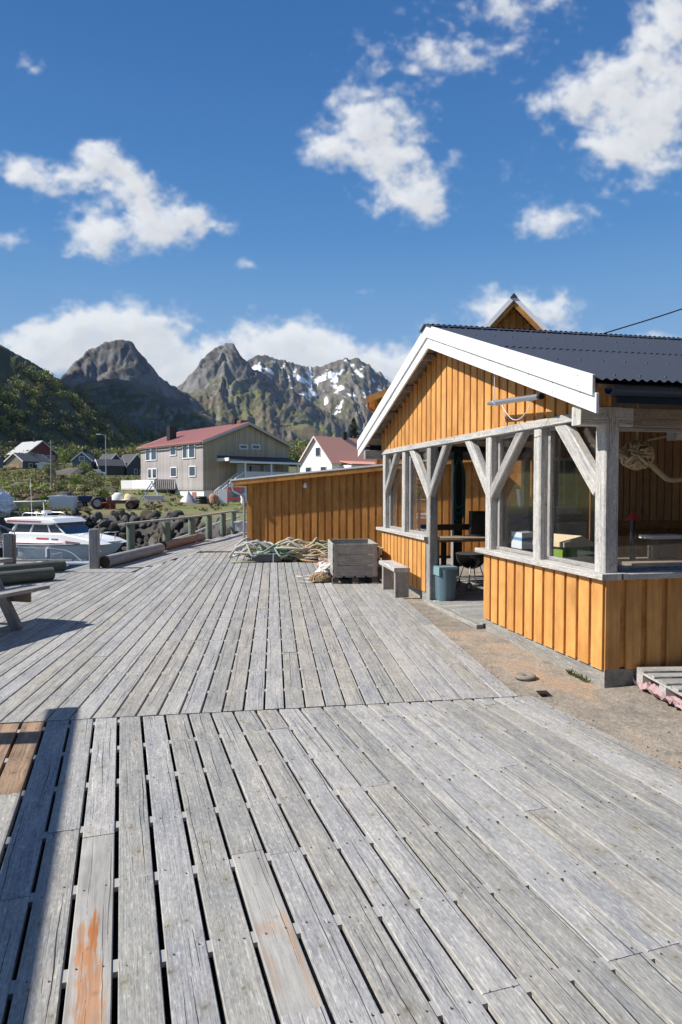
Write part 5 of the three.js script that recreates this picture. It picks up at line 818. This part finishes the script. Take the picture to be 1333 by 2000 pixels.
{ // railing
  const t = thing('jetty_railing', 'green-tinged round-post railing with flat top plank along the jetty', 'railing'); const ps = [[-5.17, -16.6], [-4.62, -17.9], [-4.44, -20.1], [-4.28, -21.9], [-4.12, -23.6], [-3.98, -25.0]];
  ps.forEach(([x, z], i) => { const p = part(t, 'post', logG(.105, 1.3, 40 + i), greenWood); aim(p, V(x, -.6, z), V(x + rr(-.01, .01), .7, z), V(0, 0, 1)); });
  beam(t, 'top_rail', greyWood, [-5.28, .725, -16.2], [-4.45, .735, -20.2], .17, .05); beam(t, 'top_rail', greyWood, [-4.45, .735, -20.22], [-3.92, .745, -25.6], .17, .05); beam(t, 'cross_rail', greyWood, [-3.95, .70, -25.1], [-1.2, .70, -25.6], .14, .05);
  part(t, 'post', rodG([-2.6, 0, -25.4], [-2.6, .68, -25.4], .09, 10), greenWood);
  solo('white_pipe', 'white plastic pipe running along the jetty behind the railing', 'pipe', tubeG([[-5.4, -.25, -17.2], [-5.0, .02, -19], [-4.75, .14, -21.5], [-4.5, .3, -24], [-4.0, .48, -26.5]], .045, 40, 8), std(.7, .7, .7, { roughness: .5 }));
  solo('white_trough', 'ribbed white plastic trough at the far end of the jetty', 'trough', merge([boxG(1.5, .3, .7, -3.1, .18, -24.9), ...[-.6, -.3, 0, .3, .6].map((x) => boxG(.06, .26, .74, -3.1 + x, .17, -24.9)), boxG(1.6, .05, .8, -3.1, .345, -24.9)]), std(.62, .63, .70, { roughness: .6 }));
  solo('twig_clump', 'dry twigs leaning on the jetty edge between the railing posts', 'twigs', merge([0, 1, 2, 3, 4].map((i) => rodG([-4.95 + i * .06, -.1, -18.1 - i * .1], [-4.85 + rr(-.1, .1), rr(.45, .75), -18.0 - i * .1], .009, 4))), std(.35, .26, .16, { roughness: 1 }));
}
{ // picnic table, its far end in the frame
  const t = thing('picnic_table', 'weathered picnic table with slanting leg and bench seat at the left frame edge', 'picnic table', [-4.467, 0, -7.244], -18 * D2R); seed = 77;
  // local: long axis along z; far end at z = -.9
  for (let k = 0; k < 5; k++) beam(t, 'top_plank', [woodMats[4], greyWood, woodMats[5]][k % 3], [-.3 + k * .148, .755, .95], [-.3 + k * .148, .755, -.85], .138, .04);
  for (const s of [-1, 1]) { for (let k = 0; k < 2; k++) beam(t, 'seat_plank', k ? woodMats[5] : woodMats[3], [s * (.62 + k * .148), .445, .95], [s * (.62 + k * .148), .445, -.9], .14, .04);
    for (const z of [-.55, .6]) beam(t, 'leg', greyWood, [s * .26, .735, z], [s * .70, 0, z], .05, .14, [1, 0, 0], { c: .006 }); }
  for (const z of [-.605, .655]) { beam(t, 'seat_support', brownWood, [-.82, .37, z], [.82, .37, z], .045, .11); beam(t, 'top_support', brownWood, [-.36, .685, z], [.36, .685, z], .045, .095); }
}
{ // pallet-collar crate
  const t = thing('wooden_crate', 'open grey pallet-collar crate standing on its pallet by the rope heap', 'crate', [-.14, 0, -11.2], 5.2 * D2R); seed = 19; // local: front left corner at origin, x right, -z back
  const W = .76, D = 1.12, y0 = .13, H = .54, n = 3, bh = H / n;
  for (let k = 0; k < n; k++) { const y = y0 + bh * (k + .5); const m = () => [greyWood, woodMats[5], std(.60, .585, .60, { map: woodMap, bumpMap: woodBump, bumpScale: .004, roughness: .9 })][Math.floor(rnd() * 3)];
    beam(t, 'front_board', m(), [0, y, -.012], [W, y, -.012], .024, bh - .006); beam(t, 'back_board', m(), [0, y, -D + .012], [W, y, -D + .012], .024, bh - .006); beam(t, 'side_board', woodMats[1], [.012, y, -.025], [.012, y, -D + .025], .024, bh - .006); beam(t, 'side_board', woodMats[1], [W - .012, y, -.025], [W - .012, y, -D + .025], .024, bh - .006);
    for (const x of [.03, W - .03]) for (const z of [.003, -D - .003]) part(t, 'corner_hinge', boxG(.055, .05, .006, x, y, z), nailMat); }
  for (let k = 0; k < 4; k++) beam(t, 'floor_board', greyWood, [.1 + k * .185, .118, -.01], [.1 + k * .185, .118, -D + .01], .15, .022);
  for (const x of [.05, W / 2, W - .05]) for (const z of [-.07, -D / 2, -D + .07]) part(t, 'pallet_block', boxG(.1, .078, .13, x, .063, z), darkWood); for (const x of [.05, W / 2, W - .05]) beam(t, 'pallet_runner', greyWood, [x, .012, 0], [x, .012, -D], .1, .022);
  for (const [x, s] of [[.05, 1], [W - .05, 1]]) part(t, 'corner_post', boxG(.06 * s, H, .012, x, y0 + H / 2, .009), greyWood);
  const m = thing('timber_offcuts', 'short timber offcuts stacked between the crate and the pavilion wall', 'timber', [.66, 0, -11.9], 8 * D2R); beam(m, 'offcut', postWood, [0, .27, .2], [.0, .27, -.4], .09, .09); beam(m, 'offcut', postWood, [.02, .52, .15], [.02, .52, -.4], .09, .06); beam(m, 'offcut', plainWhite, [.0, .32, .1], [-.01, .5, .1], .025, .03); beam(m, 'offcut', greyWood, [0, .1, .1], [0, .1, -.4], .1, .2); beam(m, 'offcut', woodMats[1], [0, .4, -.05], [0, .4, -.45], .09, .14);
}
{ // bench by the wall
  const t = thing('slab_bench', 'thick grey plank bench against the orange pavilion wall', 'bench', [.89, 0, -9.80], 9 * D2R);
  beam(t, 'seat', postWood, [0, .405, 0], [0, .405, -1.05], .24, .065, undefined, { c: .01 }); beam(t, 'leg', greyWood, [0, 0, -.045], [0, .372, -.045], .21, .07, [0, 0, 1], { c: .008 }); beam(t, 'leg', greyWood, [0, 0, -.85], [0, .372, -.85], .21, .07, [0, 0, 1], { c: .008 });
}
// ---------------------------------------------------------------- ropes and nets
function ropeRun(sd, cx, cz, w, d, hgt, n, loops) { seed = sd; const p = []; let a = rr(0, 6); for (let i = 0; i < n; i++) { a += rr(.5, 1.3) * loops; const k = rr(.35, 1); const x = Math.cos(a) * k, z = Math.sin(a) * k, y = .02 + hgt * Math.max(0, 1 - x * x * .8 - z * z * .5) * rr(.35, 1); p.push([cx + x * w, y, cz + z * d]); } return p; }
const ropeCols = [['pale yellow', .55, .50, .28], ['faded green', .30, .38, .26], ['dirty beige', .50, .46, .37], ['tan', .50, .32, .15], ['olive', .34, .36, .22], ['grey', .42, .42, .40], ['dark green', .10, .26, .20], ['straw', .60, .50, .30], ['sand', .52, .43, .30], ['light brown', .50, .38, .24]];
ropeCols.forEach(([nm, r, g, b], i) => { const cx = -1.12 + (i % 5 - 2) * .36, pts = ropeRun(500 + i * 7, cx, -15.0 + ((i * 3) % 4) * .09, .62, .36, .34 + (i % 3) * .10, 44, 1); solo('rope', `${nm} rope tangled in the heap in front of the ochre shed`, 'rope', tubeG(pts, .016 + (i % 3) * .005, 420, 6), std(r, g, b, { roughness: .95 }), 'rope heap by the shed'); });
solo('rope', 'loop of green rope trailing off the left end of the heap', 'rope', tubeG([[-1.6, .05, -14.7], [-2.0, .03, -14.5], [-2.35, .02, -14.35], [-2.1, .025, -14.3], [-1.7, .02, -14.5], [-1.3, .06, -14.6]], .016, 60, 6), std(.40, .42, .28, { roughness: 1 }), 'rope heap by the shed');
solo('rope', 'bold tan rope hanging in a wide loop at the front of the heap', 'rope', tubeG([[-1.05, .34, -15.0], [-1.0, .18, -14.7], [-.85, .06, -14.5], [-.55, .03, -14.45], [-.3, .06, -14.5], [-.2, .2, -14.8], [-.4, .32, -15.1]], .024, 70, 7), std(.52, .34, .16, { roughness: 1 }), 'rope heap by the shed');
{ const t = thing('fish_box', 'grey plastic fish box half buried in the rope heap', 'fish box', [-1.62, 0, -14.62], .1); part(t, 'wall', merge([boxG(.62, .16, .02, 0, .1, .17), boxG(.62, .16, .02, 0, .1, -.17), boxG(.02, .16, .34, -.3, .1, 0), boxG(.02, .16, .34, .3, .1, 0)]), std(.10, .11, .11, { roughness: .5 })); part(t, 'rim', merge([boxG(.68, .02, .04, 0, .185, .18), boxG(.68, .02, .04, 0, .185, -.18), boxG(.04, .02, .36, -.32, .185, 0), boxG(.04, .02, .36, .32, .185, 0)]), std(.45, .46, .44, { roughness: .6 })); part(t, 'strut', boxG(.03, .2, .02, .15, .1, .2), plainWhite); }
{ const m = solo('net_heap', 'white and pink crumpled net heap left of the crate', 'net', (() => { const gs = []; for (let k = 0; k < 16; k++) { seed = 9000 + k * 5; const x0 = rr(-.35, .3), z0 = rr(-.2, .25), p = []; for (let i = 0; i < 9; i++) { const f = i / 8; p.push([x0 + f * rr(.15, .5) - .2, .03 + .20 * Math.sin(f * 3) * rr(.4, 1.2), z0 + rr(-.06, .06) - f * .15]); } gs.push(tubeG(p, rr(.018, .04), 40, 7)); } return merge(gs); })(), std(.60, .57, .53, { roughness: 1 })); m.position.set(-.36, 0, -12.0); }
{ const m = solo('pink_net', 'faded pink net lying on top of the white net heap', 'net', (() => { const gs = []; for (let k = 0; k < 8; k++) { seed = 7000 + k * 5; const p = []; for (let i = 0; i < 7; i++) p.push([rr(-.25, .25), .18 + rr(-.08, .08), rr(-.15, .15)]); gs.push(tubeG(p, .026, 40, 6)); } return merge(gs); })(), std(.55, .30, .24, { roughness: 1 })); m.position.set(-.2, 0, -12.7); }
{ const m = solo('net_ball', 'ball of frayed brown netting at the foot of the crate', 'net', (() => { const gs = []; for (let k = 0; k < 26; k++) { seed = 8000 + k * 11; const p = []; for (let i = 0; i < 8; i++) { const a = rr(0, 6.28), u = rr(-.2, 1), q = Math.sqrt(Math.max(0, 1 - u * u)); p.push([Math.cos(a) * q * .2, .02 + Math.max(0, u) * .15, Math.sin(a) * q * .15]); } gs.push(tubeG(p, rr(.005, .009), 50, 4)); } return merge(gs); })(), std(.40, .29, .18, { roughness: 1 })); m.position.set(-.36, 0, -11.45); }
for (const [i, p] of [[0, [[-.75, .02, -11.7], [-.62, .02, -11.75], [-.5, .04, -11.65], [-.4, .09, -11.7]]], [1, [[-.8, .015, -12.1], [-.7, .02, -12.0], [-.55, .03, -12.05], [-.4, .08, -12.1]]], [2, [[-.7, .015, -11.25], [-.6, .015, -11.3], [-.5, .02, -11.28], [-.38, .05, -11.4]]]]) solo('rope', ['white rope end sticking out left of the net ball', 'white frayed rope end reaching farthest left from the net heap', 'pale rope end lying nearest the camera by the net ball'][i], 'rope', tubeG(p, .011, 24, 5), std(.62, .60, .55, { roughness: 1 }), 'loose rope ends by the crate');
// ---------------------------------------------------------------- things in and around the pavilion (its own frame: x into the room, u away)
const pv = (x, y, u) => { const c = Math.cos(PAV), s = Math.sin(PAV); return [2.14 + x * c - u * s, y, -5.48 - x * s - u * c]; };
{ const t = thing('storage_bin', 'tall blue-grey plastic bin with lid standing in the doorway', 'bin', pv(.20, .03, 4.05), PAV); part(t, 'body', (() => { const g = new THREE.CylinderGeometry(.175, .155, .44, 4, 1); g.rotateY(Math.PI / 4); g.scale(1, 1, 1.1); g.translate(0, .22, 0); return g; })(), std(.10, .17, .21, { roughness: .45 })); part(t, 'lid', merge([boxG(.275, .035, .30, 0, .455, 0), boxG(.03, .10, .30, -.125, .40, 0)]), std(.20, .32, .36, { roughness: .4 })); part(t, 'foot', boxG(.2, .02, .2, 0, -.002, 0), black); }
{ const t = thing('kettle_grill', 'black kettle grill on thin splayed legs inside the doorway', 'grill', pv(.96, .03, 4.88), PAV + .5); part(t, 'bowl', (() => { const g = new THREE.SphereGeometry(.235, 24, 12, 0, 6.3, Math.PI / 2, Math.PI / 2.2); g.translate(0, .55, 0); return g; })(), std(.012, .012, .013, { roughness: .25, side: THREE.DoubleSide })); part(t, 'grate', (() => { const g = new THREE.CylinderGeometry(.24, .24, .012, 24); g.translate(0, .555, 0); return g; })(), std(.16, .16, .16, { roughness: .4, metalness: .6 }));
  for (const a of [.5, 2.6, 4.7, 5.9]) part(t, 'leg', rodG([Math.cos(a) * .12, .42, Math.sin(a) * .12], [Math.cos(a) * .27, .02, Math.sin(a) * .27], .009), galv); for (const a of [2.6, 4.7]) { const w = part(t, 'wheel', (() => { const g = new THREE.TorusGeometry(.058, .014, 8, 20); g.translate(Math.cos(a) * .27, .075, Math.sin(a) * .27); return g; })(), std(.2, .2, .2, { roughness: .6 })); part(w, 'hub', (() => { const g = new THREE.CylinderGeometry(.02, .02, .03, 10); g.rotateX(Math.PI / 2); g.translate(Math.cos(a) * .27, .075, Math.sin(a) * .27); return g; })(), plainWhite); } part(t, 'shelf_rod', rodG([-.2, .16, -.1], [.2, .16, .12], .007), galv); }
{ const t = thing('workbench', 'brown plank workbench along the far inner wall behind the doorway', 'table', pv(.5, .03, 5.55), PAV); for (let k = 0; k < 4; k++) beam(t, 'top_plank', std(.72, .54, .38, { map: woodMap, roughness: .9 }), [.0, .735, -.3 + k * .21], [2.5, .735, -.3 + k * .21], .2, .04); for (const x of [.15, 1.3, 2.4]) for (const z of [-.25, .3]) beam(t, 'leg', darkWood, [x, 0, z], [x, .715, z], .07, .07, [0, 0, 1]); part(t, 'back_shelf', boxG(2.5, .1, .05, 1.25, .9, -.42), black); }
{ const t = thing('black_speaker', 'black box standing on the workbench', 'box', pv(1.5, .785, 5.83), PAV - .2); part(t, 'case', boxG(.28, .42, .26, 0, .21, 0), std(.018, .018, .02, { roughness: .6 })); part(t, 'front_grille', boxG(.24, .36, .012, 0, .21, .138), std(.03, .03, .032, { roughness: .9 })); part(t, 'base', boxG(.3, .06, .26, 0, -.0, 0), galv); }
{ const t = thing('hose_coil', 'dark green hose hanging in long loops on the inner wall', 'hose', pv(1.35, 0, 6.38), PAV); for (let k = 0; k < 7; k++) { seed = 640 + k; const o = rr(-.05, .05), w = rr(.05, .10), lo = rr(1.0, 1.35) - (k === 6 ? .18 : 0); part(t, 'hose_loop', tubeG([[o, 2.15, .03], [o - w, 1.9, .05], [o - w * 1.1, 1.5, .06], [o - w * .6, lo, .06], [o + w * .6, lo + .02, .06], [o + w * 1.1, 1.5, .06], [o + w, 1.9, .05], [o + .01, 2.15, .03]], .013, 60, 6), std(.012, .075 + k * .01, .065 + k * .006, { roughness: .45 })); } part(t, 'hook_board', boxG(.16, 2.1, .03, 0, 1.25, -.005), std(.02, .025, .03, { roughness: .9 })); }
{ const t = thing('green_cool_box', 'green cool box with cream lid behind the near window', 'box', pv(.47, .03, 1.41), PAV + .25); part(t, 'body', boxG(.34, .98, .40, 0, .49, 0), std(.20, .33, .035, { roughness: .6 })); part(t, 'lid', (() => { const g = shapeG([[-.2, 0], [.2, 0], [.2, .03], [.02, .11], [-.2, .05]], .46); g.translate(0, .98, -.23); return g; })(), std(.72, .58, .38, { roughness: .7 })); }
{ const t = thing('grey_cabinet', 'grey metal cabinet standing behind the green cool box', 'cabinet', pv(2.3, .03, 4.6), PAV); part(t, 'body', boxG(.6, 1.05, .5, 0, .53, 0), std(.30, .31, .31, { roughness: .5 })); part(t, 'top', boxG(.64, .03, .54, 0, 1.07, 0), black); }
{ const t = thing('stacked_boards', 'dark boards and sheets stacked upright behind the second window', 'boards', pv(1.5, .03, 4.4), PAV); for (let k = 0; k < 7; k++) { const m = part(t, 'board', boxG(.03, 1.35 - (k % 3) * .08, .9), std(.02 + .004 * k, .024 + .005 * k, .026 + .005 * k, { roughness: .5 })); m.position.set(k * .07, .62, (k % 2) * .1); m.rotation.z = .12; } part(t, 'white_board', boxG(.02, .5, .09, .1, 1.3, .1), plainWhite).rotation.z = .1; }
{ const t = thing('label_box', 'white cardboard box with blue print on the boards behind the second window', 'box', pv(1.2, .78, 3.57), PAV); part(t, 'carton', boxG(.3, .22, .3, 0, .11, 0), std(.60, .64, .68, { roughness: .8 })); part(t, 'print_band', boxG(.302, .04, .302, 0, .13, 0), std(.12, .28, .50, { roughness: .8 })); part(t, 'stand', boxG(.3, .75, .3, 0, -.375, 0), darkWood); }
{ const t = thing('side_table', 'narrow table with white trays along the south window', 'table', pv(1.2, .03, .95), PAV); for (let k = 0; k < 3; k++) beam(t, 'top_plank', brownWood, [-.4, .84, -.2 + k * .16], [1.9, .84, -.2 + k * .16], .15, .035); for (const x of [-.3, 1.8]) for (const z of [-.2, .15]) beam(t, 'leg', darkWood, [x, 0, z], [x, .82, z], .06, .06, [0, 0, 1]); part(t, 'white_tray', boxG(.36, .035, .22, .15, 1.08, -.1), plainWhite); part(t, 'tray_stand', boxG(.2, .2, .16, .15, .96, -.1), darkWood); part(t, 'white_tray', boxG(.4, .03, .2, 1.0, 1.02, 0), std(.5, .46, .4)); part(t, 'tray_stand', boxG(.2, .14, .14, 1.0, .93, 0), darkWood); part(t, 'candle', cylG(.015, .012, .5, 8, 1.15, 1.3, .1), plainWhite); part(t, 'bowl_ring', (() => { const g = new THREE.TorusGeometry(.07, .01, 6, 16); g.translate(.82, 1.12, .1); return g; })(), plainWhite); part(t, 'red_cap', (() => { const g = new THREE.ConeGeometry(.06, .1, 8); g.translate(-.18, 1.3, -.1); return g; })(), std(.5, .03, .03)); part(t, 'bottle', cylG(.03, .03, .4, 8, -.18, 1.05, -.1), darkGlass); }
{ const t = thing('settle_bench', 'orange wooden settle with panelled back inside the south window', 'bench', pv(2.4, .03, 1.75), PAV); for (let k = 0; k < 9; k++) beam(t, 'back_panel', std(.42, .20, .035, { map: woodMap, roughness: .6 }), [-1.1 + k * .25, .1, 0], [-1.1 + k * .25, 1.12, 0], .24, .03, [0, 0, 1]); beam(t, 'top_rail', std(.50, .25, .04, { map: woodMap, roughness: .5 }), [-1.25, 1.16, 0], [1.2, 1.16, 0], .08, .09); beam(t, 'seat', brownWood, [-1.25, .45, .22], [1.2, .45, .22], .42, .04); }
{ const t = thing('hanging_net', 'bundle of pale net hanging under the pavilion roof', 'net', pv(.74, 1.98, .62), PAV); const gs = []; for (let k = 0; k < 26; k++) { seed = 4400 + k * 3; const p = []; for (let i = 0; i < 8; i++) { const a = rr(0, 6.28), u = rr(-1, 1), q = Math.sqrt(1 - u * u); p.push([Math.cos(a) * q * .15, u * .13 - .08, Math.sin(a) * q * .13]); } gs.push(tubeG(p, rr(.008, .016), 40, 5)); } part(t, 'net_bundle', merge(gs), std(.52, .42, .26, { roughness: 1 })); part(t, 'sling', merge([tubeG([[-.5, .06, 0], [-.3, .0, .02], [-.1, -.08, 0]], .025, 20, 6), tubeG([[-.5, .02, .03], [-.3, -.05, .03], [-.1, -.1, .03]], .022, 20, 6), tubeG([[.05, -.12, .05], [.18, -.22, .05], [.3, -.30, .04], [.48, -.3, .02]], .025, 24, 6), tubeG([[.1, .06, 0], [.3, .1, 0], [.55, .12, 0]], .012, 16, 5), rodG([0, .0, 0], [0, .45, 0], .01)]), std(.45, .36, .22, { roughness: 1 })); }
{ const t = thing('strip_light', 'grey strip light hanging under the eave beam at the right', 'lamp', pv(1.5, 2.07, .45), PAV); part(t, 'housing', boxG(1.1, .07, .09, .0, 0, 0), std(.5, .52, .54, { roughness: .4 })); part(t, 'end_clip', boxG(.03, .09, .1, -.53, .0, 0), galv); part(t, 'hanger', rodG([-.4, .03, 0], [-.4, .3, 0], .006), galv); }
// ---------------------------------------------------------------- on the concrete at the right
{ const t = thing('wooden_pallet', 'weathered wooden pallet on the concrete at the right frame edge', 'pallet', [2.47, -.012, -4.70], 3 * D2R); seed = 51; // local: near left corner at origin
  const L = 1.2, D = .8; for (const z of [-.05, -D / 2, -D + .05]) { beam(t, 'runner', woodMats[1], [0, .012, z], [L, .012, z], .1, .022); for (const x of [.07, L / 2, L - .07]) part(t, 'block', boxG(.14, .078, .1, x, .062, z), postWood); }
  for (const x of [.07, L / 2, L - .07]) beam(t, 'stringer', woodMats[3], [x, .112, 0], [x, .112, -D], .14, .02); for (let k = 0; k < 5; k++) beam(t, 'deck_board', [woodMats[1], woodMats[4], woodMats[2]][k % 3], [0, .133, -.06 - k * .17], [L, .133, -.06 - k * .17], k % 2 ? .1 : .12, .021); }
{ const g = new THREE.PlaneGeometry(.16, .95, 14, 70); g.rotateX(-Math.PI / 2); const p = g.attributes.position; for (let i = 0; i < p.count; i++) { const x = p.getX(i), z = p.getZ(i), w = .05 * (fbm(z * 5 + 3, 7, 3) - .5); p.setXYZ(i, x * (.55 + .5 * vn(z * 6, 2)) + w + .05 * Math.sin(z * 4), .012 + .075 * Math.pow(ridged(x * 9 + z * 2.5, z * 7 - x * 3, 3), 2.2) * (.6 + vn(z * 4, 9)) - .02, z); } g.computeVertexNormals();
  const m = solo('pink_cloth', 'faded pink cloth strip crumpled along the pallet edge', 'cloth', g, std(.40, .27, .28, { roughness: 1, side: THREE.DoubleSide })); m.position.set(2.47, -.012, -5.15); m.rotation.y = -.12; }
{ const m = solo('float_disc', 'flat white disc with a hole lying on the concrete by the planks', 'disc', (() => { const pts = [[.018, .03], [.034, .036], [.06, .042], [.085, .036], [.092, .02], [.086, .004], [.018, 0]].map(([x, y]) => new THREE.Vector2(x, y)); pts.push(pts[0].clone()); return new THREE.LatheGeometry(pts, 28); })(), std(.62, .585, .52, { roughness: .8, map: greyConcMap })); m.position.set(1.575, -.03, -5.72); }
{ const m = solo('drain_hole', 'dark square drain opening in the concrete beside the boardwalk edge', 'drain', shapeG([[0, 0], [.09, .01], [.085, .10], [.0, .09]], .004), std(.006, .006, .006, { roughness: 1 })); m.rotation.x = -Math.PI / 2; m.position.set(1.54, -.006, -5.2); }
{ const gs = []; seed = 15; for (let k = 0; k < 120; k++) { const a = rr(-.14, .14), h = rr(.015, .05); gs.push(rodG([a, 0, rr(-.02, .02)], [a + rr(-.03, .03), h, rr(-.05, .03)], .0022, 3)); } const m = solo('moss_tuft', 'small green weed tuft at the foot of the concrete plinth', 'weed', merge(gs), std(.10, .12, .03, { roughness: 1 })); m.position.set(...pv(-.05, -.025, .28)); m.rotation.y = PAV + Math.PI / 2; }
// ---------------------------------------------------------------- beyond the frame: unseen things added to shade and mirror here
{ // unseen timber frame added left of the camera to shadow the boards
  const t = thing('added_timber_frame', 'unseen rough timber frame added at the left to shadow the boards', 'frame', [0, 0, 0]); const hgt = 2.3, off = hgt / Math.tan(42 * D2R) * .9945, dz = .1045 * hgt / Math.tan(42 * D2R);
  const S = (x, z) => [x - off, hgt, z + dz];
  const a = S(-2.02, -4.86), b = S(-.98, -1.75), c = S(-.78, -.6); beam(t, 'beam', brownWood, a, b, .13, .10); beam(t, 'beam', brownWood, [b[0] - .02, b[1], b[2]], [c[0] - .05, c[1], c[2]], .22, .1); const q = S(-2.02, -4.30); beam(t, 'post', brownWood, [q[0] + .18, -.3, q[2]], [q[0] + .18, hgt - .04, q[2]], .2, .2, [0, 0, 1]); beam(t, 'post', brownWood, [c[0] - .05, -.3, c[2]], [c[0] - .05, hgt - .04, c[2]], .2, .2, [0, 0, 1]);
}
{ // unseen building added behind the camera to darken the south wall
  const t = thing('added_building', 'unseen tall brown board building added behind the camera to darken the south wall and its panes', 'building', [3.5, 0, 9.5], 0); part(t, 'wall', boxG(41, 9.5, 8, 10, 4.7, 4), std(.14, .075, .035, { roughness: .8, map: paintMap })); part(t, 'roof', shapeG([[-11, 9.4], [31, 9.4], [31, 9.6], [10, 13], [-11, 9.6]], 8.6), darkRoof).position.z = -.3;
}
renderer.render(scene, camera);
